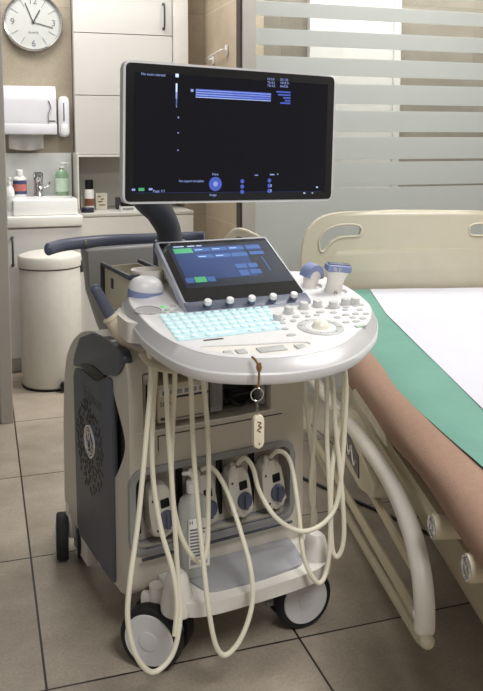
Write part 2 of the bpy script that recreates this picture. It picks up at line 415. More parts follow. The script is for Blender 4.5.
# sink, tap, bottles
ob = MB().bb((.15, 4.36, .8385), (.487, 4.68, .925), .008, 3)
ci = MB().bb((.165, 4.376, .855), (.472, 4.60, .95), .012, 3)
o = tag(link('sink_basin', cut(ob, [ci]), CERA), 'rectangular white ceramic basin sitting on the worktop', 'sink')
t = thing('basin_tap', 'chrome lever tap standing on the back of the basin', 'tap', (.302, 4.645, .925))
MB().lathe([(0, 0), (.03, 0), (.03, .006), (.026, .012), (.025, .09), (.028, .095), (.028, .13), (.02, .136), (0, .136)]).build('tap_body', CHROME, t)
MB().tube([(0, -.01, .065), (0, -.06, .07), (0, -.105, .05), (0, -.11, .035)], .014, 6, 12).build('spout', CHROME, t)
MB().tube([(.02, 0, .045), (.05, -.01, .055), (.062, -.012, .08)], .005, 5, 8).build('lever', CHROME, t)
def pump_bottle(name, label, loc, r, h, mbody, mlab, sx=1, mpump=BOTW, sq=.7, txt=None, lm=INK):
    t = thing(name, label, 'bottle', loc)
    MB().lathe([(0, 0), (r*.95, 0), (r, .006), (r, h*.62), (r*.8, h*.72), (r*.38, h*.78), (r*.36, h*.82), (0, h*.82)], seg=24, sy=sq).build('bottle_body', mbody, t)
    MB().lathe([(0, h*.82), (r*.42, h*.82), (r*.42, h*.88), (r*.14, h*.89), (r*.14, h*.95), (r*.45, h*.955), (r*.45, h), (0, h)], seg=18).box((-sx*r*.55, 0, h*.97), (r*1.0, r*.3, h*.035), bev=.002).build('pump', mpump, t)
    lb = MB().lathe([(r*1.02, h*.12), (r*1.025, h*.12), (r*1.025, h*.52), (r*1.02, h*.52)], seg=24, sy=sq).build('label', mlab, t)
    if txt: text('label_text', txt, r*.62, lm, Matrix.Translation((0, -r*sq*1.04, h*.36)) @ FRONT, lb, align='CENTER')
    return t
pump_bottle('soap_bottle', 'green tinted hand soap bottle with white pump on the basin rim', (.432, 4.64, .9255), .036, .19, BOTG, mat('label_pale_green', (196, 218, 196), .5, var=.12, scale=60), sx=-1)
pump_bottle('lotion_bottle', 'white pump bottle at the left front corner of the worktop', (.135, 4.40, .8385), .026, .205, BOTW, mat('label_grey', (206, 206, 204), .5, var=.15, scale=90))
t = thing('disinfectant_bottle', 'flat white capped bottle with red and navy label left of the tap', 'bottle', (.2, 4.64, .9255))
MB().lathe([(0, 0), (.034, 0), (.036, .01), (.036, .10), (.02, .115), (0, .115)], sy=.65).build('bottle_body', BOTW, t)
MB().lathe([(0, .115), (.019, .115), (.019, .145), (.012, .15), (0, .15)]).build('cap', BOTW, t)
MB().lathe([(.0365, .012), (.037, .012), (.037, .09), (.0365, .09)], sy=.65).build('label', NAVY, t, smooth=60)
MB().lathe([(.0372, .03), (.0376, .03), (.0376, .068), (.0372, .068)], sy=.66).build('label_band', RED, t)
# alcove
t = thing('spray_can', 'brown and white aerosol can with black cap in the alcove', 'spray can', (.592, 4.70, .8285))
MB().lathe([(0, 0), (.027, 0), (.027, .115), (.022, .127), (0, .127)]).build('can_body', BOTW, t)
MB().lathe([(0, .127), (.024, .127), (.024, .178), (.02, .182), (0, .182)]).build('cap', BLACK, t)
MB().lathe([(.0272, .03), (.0278, .03), (.0278, .072), (.0272, .072)]).build('label', BRN2, t)
t = thing('medicine_carton', 'upright cream carton with faint print behind the aerosol can', 'box', (.668, 4.76, .8285))
MB().bb((-.034, -.02, 0), (.034, .02, .098), .001).build('carton_body', CARTON, t, smooth=0)
m_ = MB()
for k, (x, zz, w) in enumerate(((-.012, .075, .018), (.006, .06, .02), (-.006, .045, .026), (.004, .025, .034))): m_.bb((x-w/2, -.0208, zz), (x+w/2, -.0202, zz+.007))
m_.build('printed_lines', BRN2, t, smooth=0)
tag(MB().lathe([(0, 0), (.036, 0), (.037, .003), (.037, .022), (.034, .026), (0, .026)], (.568, 4.60, .8285)).build('cream_tub', mat('navy_tub', (34, 36, 58), .4)), 'low dark navy tub at the front of the alcove ledge', 'jar')
tag(MB().bb((.553, 4.80, .8285), (.567, 4.84, .91), .002).build('slim_carton', CARTON), 'slim cream carton squeezed against the alcove side', 'box')
tag(MB().bb((.755, 4.72, .8285), (.79, 4.78, .90), .001).build('tall_carton', GREYD, smooth=0), 'dark grey carton standing behind the black and white one', 'box')
t = thing('glove_box', 'black topped white carton lying on the ledge by the monitor', 'box', (.806, 4.60, .8285))
MB().bb((-.05, -.04, 0), (.05, .04, .032), .001).build('carton_body', BOTW, t, smooth=0)
MB().bb((-.0505, -.0405, .032), (.0505, .0405, .058), .001).build('lid', BLACK, t, smooth=0)
MB().bb((-.043, -.0406, .009), (.02, -.0402, .022)).build('printed_panel', GREYM, t, smooth=0)
tag(MB().bb((.862, 4.58, .8285), (.879, 4.66, .89), .001).build('blue_carton', LBL, smooth=0), 'narrow blue carton next to the green one', 'box')
tag(MB().bb((.882, 4.58, .8285), (.908, 4.66, .886), .001).build('green_carton', LGRN, smooth=0), 'small olive green carton beside the blue one', 'box')
# hook rail in the niche
t = thing('towel_rack', 'white metal rack fixed to the niche side wall above the monitor', 'rack', (1.308, 4.42, 1.68))
MB().bb((-.012, .11, .0), (0, .14, .06), .002).bb((-.012, -.16, .02), (0, -.13, .08), .002).build('wall_plate', CERA, t)
MB().tube([(-.01, .125, .03), (-.04, .125, .03), (-.04, -.145, .05), (-.01, -.145, .05)], .006, 4, 8).build('rail', CERA, t)

# waste bin
t = thing('pedal_bin', 'tall cream pedal bin with domed lid in front of the vanity', 'bin', (.312, 4.09, 0))
MB().lathe([(0, .012), (.148, .012), (.152, .02), (.152, .60), (.149, .606), (0, .606)], seg=48).build('bin_body', BINM, t)
MB().lathe([(0, 0), (.15, 0), (.152, .012), (0, .012)], seg=48).build('base_ring', BLACK, t)
MB().lathe([(0, .608), (.151, .608), (.157, .612), (.158, .655), (.15, .667), (.11, .68), (.05, .687), (0, .688)], seg=48).build('lid', BINM, t)
MB().lathe([(.150, .6055), (.1535, .6055), (.1535, .6085), (.150, .6085)], seg=48).build('lid_seam', GAP, t)
MB().box((.055, -.165, .03), (.06, .05, .035), RZ(-.2), .006).build('pedal', BLACK, t)
MB().bb((.145, -.05, .575), (.16, -.01, .635), .003).build('hinge', GREYD, t)

# ------------------------------------------------------------------ ultrasound machine
MO = (.55, 1.77, 0); MR = radians(10)
U = thing('ultrasound_machine', 'wheeled white and grey ultrasound machine with large monitor, lit keyboard and probe cables', 'ultrasound machine', MO, MR)
Mw = Matrix.Translation(MO) @ Matrix.Rotation(MR, 4, 'Z'); Mi = Mw.inverted()
Kw = Matrix.Translation((.575, 1.62, 0)) @ Matrix.Rotation(radians(5), 4, 'Z')
TK = Mi @ Kw
TP = TK @ Matrix.Translation((0, 0, .825)) @ Matrix.Rotation(atan(.12), 4, 'X')     # console deck plane

# body shell (side profile, y then z)
S = [(.06, .17), (.10, .14), (.20, .135), (.60, .14), (.625, .16), (.62, .40), (.60, .55), (.565, .63), (.50, .685), (.42, .725), (.32, .75), (.16, .758), (.09, .748), (.055, .71), (.05, .60), (.05, .25)]
body = MB().prism(fillet(S, .03, 3), -.24, .235, 'yz', .016, 4)
bay = MB().prism(fillet([(-.205, .562), (.138, .562), (.138, .70), (-.205, .70)], .006, 2), -.1, .24, 'xz')
rec = MB().prism(fillet([(-.235, .268), (.20, .268), (.20, .468), (-.235, .468)], .035, 5), -.1, .115, 'xz')
notch = MB().prism([tuple(q[:2]) for q in catmull([(.19, .665, 0), (.165, .640, 0), (.135, .605, 0), (.094, .56, 0), (.080, .53, 0), (.092, .495, 0), (.135, .44, 0), (.165, .41, 0), (.19, .385, 0)], 5)], -.35, -.195, 'yz')
link('body_shell', cut(body, [bay, rec, notch]), WARM, U, smooth=32)
MB().bb((-.2, .12, .566), (.134, .236, .568)).bb((-.2, .236, .566), (.134, .239, .699)).bb((-.204, .06, .566), (.1995-.4, .236, .699)).build('bay_liner', BAY, U, smooth=0)
MB().prism([(.070, .385), (.19, .385), (.19, .668), (.070, .668)], -.228, -.222, 'yz').build('side_intake', BLACK, U, smooth=0)
# grey side panel in two pieces + grip recess, vents and badge
low = fillet([(.158, .14), (.475, .14), (.482, .61), (.40, .628), (.36, .626), (.27, .628), (.215, .655), (.158, .668)], .02, 4)
sp = MB().prism(low, -.246, -.232, 'yz', .006).build('side_panel', GREYP, U)
upp = fillet([(.158, .676), (.21, .662), (.25, .648), (.28, .634), (.36, .632), (.40, .634), (.481, .616), (.474, .645), (.41, .712), (.30, .748), (.20, .757), (.138, .756), (.085, .752), (.062, .738), (.072, .722), (.105, .692), (.135, .678)], .010, 3)
MB().prism(upp, -.2465, -.224, 'yz', .012, 3).build('side_panel_cap', mat('panel_cap', (66, 69, 79), .32, var=.04), U)
MB().prism(fillet([(.20, .662), (.255, .634), (.36, .630), (.40, .645), (.30, .665)], .006), -.2485, -.24, 'yz', .002).build('grip_recess', BLACK, U)
vt = MB(); 
pts = []
while len(pts) < 120:
    a = random.uniform(0, 2*pi); rr = sqrt(random.uniform(.03, 1))
    y = .342+.118*rr*cos(a); zz = .432+.125*rr*sin(a)
    if abs(y-.335) < .044 and abs(zz-.45) < .048: continue
    if random.random() < (rr-.55)*1.4 or any((y-p)**2+(zz-q)**2 < .0125**2 for p, q in pts):
        if random.random() < .995: continue
    pts.append((y, zz))
    vt.prism(fillet([(y-.006, zz-.0045), (y+.001, zz-.0072), (y+.006, zz+.0025), (y-.001, zz+.0068)], .002, 2), -.2470, -.2455, 'yz')
o = vt.build('vent_holes', BLACK, U, smooth=0); o['kind'] = 'stuff'
bd = MB().torus((-.2475, .335, .450), (1, 0, 0), .041, .004, 36, 8).build('badge', CHROME, U)
m_ = MB().torus((-.2475, .335, .450), (1, 0, 0), .033, .0022, 30, 6)
for q in ([(.285, .465), (.295, .474), (.303, .462), (.292, .445), (.302, .435)], [(.305, .468), (.318, .466), (.312, .45), (.322, .438), (.312, .43)], [(.288, .44), (.298, .428), (.31, .425)]):
    m_.tube([(-.2475, .335+(y-.303)*1.25, .45+(zz-.45)*1.25) for y, zz in q], .0022, 6, 6)
m_.build('badge_emblem', CHROME, bd)
MB().lathe([(0, 0), (.039, 0), (.039, .001), (0, .001)], (-.2468, .335, .450), (1, 0, 0), 28).build('badge_disc', GREYD, bd)
text('side_lettering', 'Voluson', .048, EMB, Matrix.Translation((-.2462, .392, .560)) @ Matrix(((0, 0, -1, 0), (-1, 0, 0, 0), (0, 1, 0, 0), (0, 0, 0, 1))) @ Matrix.Rotation(0, 4, 'Z'), U, .0003)
# front: round cap, drawer seam, bay divider, dark drive with coiled leads, edge slot
MB().lathe([(.017, 0), (.019, 0), (.019, .002), (.017, .002)], (-.188, .047, .505), (0, 1, 0)).lathe([(0, .001), (.0165, .001), (.0165, .003), (0, .003)], (-.188, .047, .505), (0, 1, 0)).build('round_cap', WARM, U)
MB().bb((-.215, .0485, .5585), (.15, .052, .562), .001).build('front_ledge', W, U)
MB().bb((-.17, .0484, .545), (.17, .0502, .547)).bb((-.17, .0484, .50), (-.168, .0502, .547)).build('drawer_seam', GAP, U, smooth=0)
MB().bb((-.203, .06, .57), (-.172, .075, .695), .002).bb((-.195, .045, .585), (-.185, .06, .68), .003).build('slot_rail', WARM, U)
MB().bb((-.199, .0485, .60), (-.193, .0495, .675)).build('slot_gap', BLACK, U, smooth=0)
gr = MB()
for k in range(7): gr.bb((-.018+k*.0042, .068, .585), (-.0155+k*.0042, .074, .66))
gr.bb((-.02, .074, .572), (.012, .2, .69)).build('bay_grille', GREYM, U, smooth=0)
MB().bb((.014, .10, .572), (.115, .22, .645), .003).build('drive_unit', BLACK, U)
MB().bb((.118, .07, .57), (.134, .22, .695), .003).build('bay_bracket', GREYM, U)
MB().torus((.065, .085, .60), (0, .5, 1), .03, .004, 24, 8).torus((.06, .09, .606), (.2, .5, 1), .026, .004, 24, 8).tube([(.03, .08, .60), (.06, .06, .583), (.10, .09, .60), (.11, .12, .63)], .004, 6, 8).build('coiled_lead', BLACK, U)

# small printer in the bay
t = thing('thermal_printer', 'small cream printer with a row of buttons sitting in the machine bay', 'printer', Mw @ Vector((-.096, .15, .5685)), MR)
MB().bb((-.068, -.085, 0), (.068, .085, .094), .005).build('printer_case', BEIGE, t)
MB().bb((-.064, -.0875, .066), (.064, -.0845, .084), .001).build('button_strip', W, t)
for k in range(6):
    MB().bb((-.056+k*.019, -.0895, .069), (-.043+k*.019, -.0872, .080), .0015).build('button', GREYM if k else GREYD, t)
MB().bb((-.02, -.0862, .058), (.066, -.0848, .063)).build('paper_slot', GREYD, t, smooth=0)
text('printer_lettering', 'SONY', .016, INK, Matrix.Translation((-.062, -.0853, .042)) @ FRONT, t)
MB().bb((-.02, -.0855, .007), (.05, -.0848, .010)).build('printed_line', GREYINK, t, smooth=0)
MB().bb((-.06, -.0865, .008), (-.04, -.0848, .014)).build('power_switch', GREYD, t)

# connector recess
rp = fillet([(-.243, .26), (.208, .26), (.208, .476), (-.243, .476)], .04, 6)
ri = fillet([(-.228, .276), (.193, .276), (.193, .460), (-.228, .460)], .03, 6)
link('recess_frame', cut(MB().prism(rp, .044, .06, 'xz', .004), [MB().prism(ri, 0, .1, 'xz')]), GREYM, U)
MB().prism(fillet([(-.232, .27), (.198, .27), (.198, .466), (-.232, .466)], .03, 5), .108, .114, 'xz').build('recess_plate', WARM, U)
xs = (-.165, -.055, .055, .148)
for x in xs:
    MB().bb((x-.046, .098, .290), (x-.030, .109, .446), .003).build('socket_plate', BLACK, U)
MB().tube([(-.22, .03, .262), (.19, .03, .262)], .004, 4, 8).tube([(-.22, .05, .274), (.19, .05, .274)], .003, 4, 8).build('wire_guard', GREYD, U)

# foot shelf
fo = [(-.168, .13), (-.171, .02), (-.174, -.05), (-.158, -.088), (-.10, -.108), (.02, -.113), (.13, -.110), (.205, -.095), (.240, -.055), (.250, .03), (.245, .13)]
fs = [tuple(q[:2]) for q in catmull([(x, y, 0) for x, y in fo], 5)]
MB().prism(fs, .168, .200, 'xy', .008, 3).bb((-.165, .1, .135), (.225, .6, .18), .01).build('foot_shelf', W, U)
pd = fillet([(-.10, -.075), (.02, -.084), (.165, -.074), (.19, .02), (.20, .10), (-.12, .10), (-.125, .02)], .03, 5)
MB().prism(pd, .198, .206, 'xy', .003, 2, 'hi').build('shelf_pad', PADG, U)
MB().prism(fillet([(.06, .2), (.115, .2), (.115, .27), (.09, .27)], .01), -.2, .19, 'yz', .006).build('pad_upstand', PADG, U)
for x in (-.164, .214):
    sg = 1 if x > 0 else -1
    MB().lathe([(0, .165), (.037, .165), (.038, .18), (.030, .225), (.023, .250), (.015, .258), (0, .258)], (x, -.045, 0), seg=28, sy=1.15).build('caster_tower', W, U)

# casters
def caster(x, y, az, r=.076, gap=.03):
    """az: direction (deg from -Y, positive towards -X) the outer wheel faces"""
    n = Vector((-sin(radians(az)), -cos(radians(az)), 0)); c = Vector((x, y, r+.001))
    w = MB()
    for s in (1, -1):
        cc = c+n*gap*s
        w.lathe([(r*.80, -.017), (r*.95, -.017), (r, -.012), (r*1.005, 0), (r, .012), (r*.95, .017), (r*.80, .017)], cc, n, 40)
    ty = w.build('caster', RUB, U, 'twin wheel caster')
    for s in (1, -1):
        cc = c+n*gap*s
        MB().lathe([(0, -.016), (r*.82, -.016), (r*.82, .016), (r*.79, .0205), (r*.5, .0215), (0, .021)], cc, n*s, 40).build('wheel_disc', W2, ty)
        MB().lathe([(r*.30, .0205), (r*.29, .0235), (0, .026)], cc, n*s, 28).build('hub_cap', W2, ty)
    MB().cyl(c, c+Vector((0, 0, r+.035)), .019).box(c+Vector((0, 0, r*.62)), (r*1.1, .024, r*1.15), RZ(-radians(az)), .012).build('fork', W, ty)
    tdir = Vector((-n.y, n.x, 0))
    MB().box(c-tdir*(r*.9)+Vector((0, 0, -r*.1)), (.05, .03, .014), RZ(atan2(tdir.y, tdir.x)), .004).tube([c-tdir*(r*.85)+Vector((0, 0, -r*.1)), c-tdir*.03+Vector((0, 0, r*.5))], .008, 3, 8).build('brake_pedal', GREYM, ty)
    return ty
caster(-.182, .034, 47, .077)
caster(.198, .018, 2, .077)
caster(-.226, .595, 106, .068)
caster(.205, .56, 60, .072)
MB().prism([(.47, .03), (.60, .03), (.615, .14), (.47, .14)], -.222, -.19, 'yz', .004).build('rear_wheel_cover', W, U)

# rear column, handle bar, storage pocket, top cover pieces
MB().prism([(-.182, .93), (-.165, .80), (-.135, .70), (-.115, .64), (.10, .64), (.12, .93)], .575, .62, 'xz', .012, 3).build('rear_column', GREYM, U)
MB().tube([(-.30, .50, .945), (-.24, .55, .947), (-.12, .60, .945), (.02, .60, .942), (.16, .59, .940), (.20, .57, .940)], .018, 8, 12, flat=(1, .7)).ball((-.302, .498, .945), .018, (.7, .7, 1)).build('rear_handle', BLUEG, U)
MB().lathe([(0, 0), (.007, 0), (.006, .004), (0, .004)], (-.178, .568, .948), (0, -1, 0), 14).build('handle_bolt', CHROME, U)
pk = MB().bb((-.165, .235, .785), (-.06, .445, .897), .008); pc = MB().bb((-.153, .247, .80), (-.072, .433, .93), .006)
link('storage_pocket', cut(pk, [pc]), BEIGE, U)
MB().tube([(-.168, .445, .80), (-.168, .445, .902), (-.168, .235, .896), (-.06, .235, .896), (-.06, .445, .902)], .007, 3, 8, smooth=False).build('pocket_rim', GREYD, U)
MB().bb((-.1685, .365, .845), (-.161, .380, .872), .001).build('pocket_latch', GREYD, U)
MB().prism(fillet([(-.12, .10), (.17, .10), (.16, .50), (-.11, .50)], .06), .74, .80, 'xy', .01).build('swivel_base', GREYD, U)
# parking lever and its beige sleeve at the left below the console
MB().tube([(-.287, .13, .892), (-.268, .132, .856), (-.25, .135, .822)], .016, 6, 14, rads=[.012, .014, .014]).ball((-.288, .13, .894), .0123).build('side_lever', BLUEG, U)
MB().tube([(-.253, .135, .828), (-.225, .125, .786), (-.185, .11, .74)], .026, 6, 16, rads=[.018, .025, .024]).torus((-.25, .134, .822), (.5, -.15, -.85), .017, .005, 20, 8).build('lever_sleeve', BEIGE, U)
# arm
MB(TK).tube([(-.05, .50, .96), (-.055, .50, 1.0), (-.085, .485, 1.05), (-.13, .45, 1.10), (-.12, .38, 1.17), (-.01, .31, 1.23), (.03, .27, 1.24)], .04, 8, 18, rads=[.038, .037, .041, .046, .045, .04, .04], flat=(1, .9)).build('monitor_arm', GREYD, U)
MB(TK).lathe([(0, .88), (.046, .88), (.046, .955), (.042, .968), (0, .97)], (-.05, .50, 0)).build('arm_socket', BLUEG, U)
MB(TK).prism(fillet([(-.09, .44), (.19, .44), (.19, .56), (-.09, .56)], .03), .86, .90, 'xy', .01).build('arm_deck', BLUEG, U)

# ---- monitor
TM = Matrix.Translation((.050, .078, 1.2505)) @ Matrix.Rotation(radians(1.3), 4, 'Y')
mw, mh = .2865, .162
mon = MB(TM).prism(fillet([(-mw, -mh), (mw, -mh), (mw, mh), (-mw, mh)], .018, 5), -.006, .016, 'xz', .004, 3).prism(fillet([(-mw*.55, -mh*.6), (mw*.55, -mh*.6), (mw*.55, mh*.6), (-mw*.55, mh*.6)], .04), .012, .062, 'xz', .01).build('monitor', W2, U, 'white framed monitor')
MB(TM).prism(fillet([(-mw+.0055, -mh+.0055), (mw-.0055, -mh+.0055), (mw-.0055, mh-.0055), (-mw+.0055, mh-.0055)], .012, 4), -.0085, -.004, 'xz', .001).build('bezel', BLACK, mon)
MB(TM).bb((-mw+.026, -.0096, -mh+.024), (mw-.026, -.0084, mh-.026)).build('screen', SCR, mon, smooth=0)
def sb(m, rects, name='screen_graphic'):
    for x0, z0, x1, z1 in rects:
        dz = .0227*((x0+x1)/2-.05)-1.2505
        MB(TM).bb((x0-.05, -.0102, z0+dz), (x1-.05, -.0097, z1+dz)).build(name, m, mon, smooth=0)
def st(s, x, z, size, m=E_TXT): return text('screen_text', s, size, m, TM @ Matrix.Translation((x-.05, -.0099, z-1.2505+.0227*(x-.05))) @ FRONT, mon, .0002)
st('No exam started', -.196, 1.386, .0085); st('Page 1/1', -.165, 1.120, .009); st('No expert template', -.10, 1.142, .008)
sb(E_LITE, [(-.112, 1.384, -.104, 1.392), (-.111, 1.350, -.107, 1.370)])
sb(E_TXT, [(-.111, 1.335, -.107, 1.350), (-.1095, 1.315, -.1075, 1.335)]); sb(E_BLU2, [(-.111, 1.318, -.107, 1.335)])
sb(E_TXT, [(-.073, 1.352, -.066, 1.358), (-.105, 1.29, -.102, 1.294), (-.105, 1.255, -.102, 1.258), (-.105, 1.215, -.102, 1.218)], 'depth_marks')
sb(E_BLUE, [(-.06, 1.338, .143, 1.357)]); sb(E_LITE, [(-.06, 1.3535-.0055*k, .143, 1.3545-.0055*k) for k in range(4)], 'scan_lines')
for k, (a, b) in enumerate((('MI 0.9', '20.1.20'), ('TIs 0.2', '10:54:31'), ('TIb 0.2', 'AbdOb'))):
    st(a, .132, 1.386-.008*k, .0078); st(b, .168, 1.386-.008*k, .0078)
sb(E_BLUE, [(.158, 1.356, .199, 1.360), (.163, 1.349, .199, 1.353), (.178, 1.342, .199, 1.346), (.183, 1.335, .199, 1.339), (.17, 1.329, .199, 1.333)], 'data_lines')
q = MB(TM).lathe([(0, 0), (.017, 0), (.017, .0006), (0, .0006)], (-.055, -.0104, -.1165), (0, 1, 0), 28).build('trackball_icon', E_BLUE, mon)
MB(TM).lathe([(0, 0), (.006, 0), (.006, .0004), (0, .0004)], (-.055, -.0108, -.1165), (0, 1, 0), 20).build('icon_core', E_TXT, mon)
st('Point', -.014, 1.156, .008); st('Image', -.02, 1.107, .008)
for x in (.068, .144):
    for zz in (1.140, 1.127, 1.114):
        MB(TM).lathe([(0, 0), (.0052, 0), (.0052, .0005), (0, .0005)], (x-.05, -.0103, zz-1.2505+.0227*(x-.05)), (0, 1, 0), 14).build('status_dot', E_BLUE, mon)
sb(E_LITE, [(.142, 1.111, .15, 1.118), (.142, 1.124, .15, 1.130), (.27, 1.104, .274, 1.106), (.245, 1.104, .25, 1.107), (.283, 1.118, .288, 1.121)])
sb(E_TXT, [(.102, 1.153, .112, 1.155), (.145, 1.153, .158, 1.156), (-.216, 1.125, -.208, 1.130), (-.175, 1.125, -.166, 1.130), (.166, 1.1535, .169, 1.157)], 'status_icons')
sb(E_GRN, [(-.2, 1.124, -.186, 1.131)], 'active_icon'); sb(E_BLU2, [(-.21, 1.1135, .298, 1.1145)], 'footer_line')

# ---- console deck
O_ = [(-.246, .25), (-.251, .15), (-.250, .047), (-.226, -.067), (-.178, -.138), (-.083, -.18), (.017, -.19), (.127, -.162), (.226, -.09), (.288, -.017), (.332, .061), (.350, .13), (.362, .234), (.352, .32), (.325, .40), (.19, .44), (0, .46), (-.10, .445), (-.175, .40), (-.225, .335)]
I_ = [(-.232, .25), (-.234, .15), (-.228, .05), (-.203, -.045), (-.16, -.108), (-.08, -.150), (.017, -.158), (.118, -.132), (.205, -.068), (.270, -.008), (.320, .066), (.342, .132), (.355, .234), (.346, .318), (.320, .395), (.185, .43), (0, .45), (-.10, .43), (-.165, .388), (-.212, .325)]
Oc = catmull([(x, y, 0) for x, y in O_], 6, True); Ic = catmull([(x, y, 0) for x, y in I_], 6, True)
cen = Vector((.05, .12, 0))
def lay(C, h, k=1.0): return [Vector((cen.x+(p.x-cen.x)*k, cen.y+(p.y-cen.y)*k, h)) for p in C]
MB(TP).ring([lay(Oc, -.046, .94), lay(Oc, -.044, .985), lay(Oc, -.036, 1.0), lay(Oc, -.022, 1.0), lay(Oc, -.018, .99), lay(Oc, -.018, .9)]).build('console_base', W2, U)
MB(TP).ring([lay(Oc, -.0185, .992), lay(Ic, .0, 1.0), lay(Ic, .0, .9), lay(Oc, -.0185, .9)], True).build('console_band', SILV, U)
top = MB(TP).ring([lay(Ic, -.012, .995), lay(Ic, .001, .995), lay(Ic, .003, .98)], True)
strip = [tuple(q[:2]) for q in catmull([(-.168, -.064, 0), (-.145, -.10, 0), (-.10, -.127, 0), (-.06, -.136, 0), (-.01, -.138, 0), (.035, -.128, 0), (.06, -.112, 0), (.052, -.096, 0), (0, -.086, 0), (-.06, -.079, 0), (-.11, -.070, 0)], 4, True)]
cups = [(-.176, .312, .036), (-.206, .185, .030), (.296, .205, .031), (.258, .262, .028)]
cuts = [MB().prism(strip, .000, .02)] + [MB().cyl((x, y, -.008), (x, y, .03), r, seg=28) for x, y, r in cups]
link('console_top', cut(top, cuts), W2, U, smooth=30)
for i, (x, y, r) in enumerate(cups):
    MB(TP).lathe([(0, -.0065), (r*.97, -.0065), (r*.99, .001), (r*1.06, .0055), (r*1.12, .003), (r*1.02, -.001)] if i != 1 else [(0, -.0065), (r*.97, -.0065), (r*.99, .0035), (r*1.05, .004), (r*1.05, .002)], (x, y, 0), seg=32).build('probe_holder', W2 if i != 1 else SILV, U)
MB(TP).prism(strip, -.0006, .0004).build('grip_strip', W, U)
for x, y, w, d in ((-.124, -.106, .018, .018), (-.096, -.108, .022, .022), (-.030, -.112, .062, .026), (.034, -.117, .024, .022)):
    MB(TP).box((x, y, .001), (w, d, .005), None, .002).build('grip_key', BTN, U)
MB(TP).bb((-.150, -.036, .0032), (-.106, -.030, .0038), .0002).build('deck_slot', BLACK, U)
# keyboard
kp = fillet([(-.204, -.024), (.045, -.016), (.078, .146), (-.192, .148)], .012, 4)
kb = MB(TP).prism(kp, .0022, .0042).build('keyboard', KPAN, U, 'pale backlit keyboard')
km = MB().lathe([(0, 0), (.0083, 0), (.0085, .002), (.0075, .0037), (0, .004)], seg=14, sy=.86).mesh('key')
first = True
def key(x, y, sx=1.0):
    o = link('key', km, KEYM, kb) if not km.users or True else None
    o.matrix_local = TP @ Matrix.Translation((x, y, .004)) @ Matrix.Diagonal((sx, 1, 1, 1)); return o
for r in range(6):
    f = r/5; y = -.008+.141*f
    xl = -.193+.006*f; xr = .036+.031*f; n = 13 if r else 8
    for k in range(n):
        x = xl+(xr-xl)*k/(n-1)
        if r == 0 and k in (3, 4): continue
        key(x, y)
key(-.095, -.008, 3.6)
# trackball ring
rg = MB(TP).lathe([(.036, .002), (.036, .0045), (.039, .006), (.049, .006), (.052, .0045), (.053, .002)], (.130, -.026, 0), seg=48).build('trackball_ring', BTN, U)
q = MB(TP)
for a in (.3, 1.2, 1.9, 2.8, 3.5, 4.2, 5.1, 5.9): q.box((.130+.044*cos(a), -.026+.044*sin(a), .0058), (.009, .001, .0012), RZ(a))
q.build('ring_marks', GREYD, rg, smooth=0)
MB(TP).lathe([(.020, .003), (.026, .006), (.035, .0045), (.036, .003)], (.130, -.026, 0), seg=40).build('trackball_surround', W2, U)
MB(TP).ball((.131, -.025, .001), .021).build('trackball', TBALL, U)
# rotary knobs
def knob(T, x, y, r, h, m):
    k = MB(T).lathe([(0, .002), (r*1.05, .002), (r*1.05, .005), (r, .006), (r*.96, h-.002), (r*.85, h), (0, h)], (x, y, 0), seg=22).build('rotary_knob', m, U)
    MB(T).lathe([(r*1.06, .002), (r*1.3, .002), (r*1.3, .0035), (r*1.06, .0035)], (x, y, 0), seg=22).build('knob_ring', BTN, k)
for x, y in ((.065, .068), (.113, .108), (.163, .129), (.203, .134), (.236, .116), (.277, .128), (.304, .128)):
    knob(TP, x-.008, y-.024, .0115, .018, KNB)
# soft buttons
bt = [(.051, -.007, 1), (.092, .036, 1), (.046, -.046, 1.5), (.062, .030, 1), (.075, .055, 1), (.111, .060, 1.2), (.143, .078, 1.3), (.183, .076, 1.5), (.212, .064, 1.2), (.232, .041, 1.4), (.232, -.006, 1.3), (.206, -.004, 1.2), (.203, .03, 1.2), (.25, .075, 1.1), (.259, .041, 1.2), (.284, .036, 1.1), (.285, .066, 1.1), (.262, .092, 1), (.29, .096, 1), (.308, .098, 1), (.259, .008, 1.3), (.238, .020, 1.1), (.14, .055, 1), (.164, .058, 1),
      (.215, .098, 1), (.243, .096, 1)]
for x, y, s in bt:
    MB(TP).lathe([(0, .002), (.0075, .002), (.0078, .0042), (.0066, .0052), (0, .0054)], (x-.003, y-.008, 0), seg=16, sx=s, sy=.85).build('soft_button', BTN, U)
MB(TP).box((.222, -.045, .004), (.030, .012, .005), RZ(.15), .0024).build('soft_button', BTNP, U)
for k, (x, y) in enumerate(((-.165, .199), (-.143, .196), (-.163, .174), (-.141, .169), (-.125, .185), (-.201, .158), (-.178, .160), (-.155, .155))):
    MB(TP).lathe([(0, .002), (.0065, .002), (.0068, .0045), (.0058, .006), (0, .0062)], (x, y, 0), seg=16, sx=1.3 if k > 4 else 1, sy=.8).build('soft_button', BTNG if k in (0,) else (BTNP if k in (2,) else BTN), U)

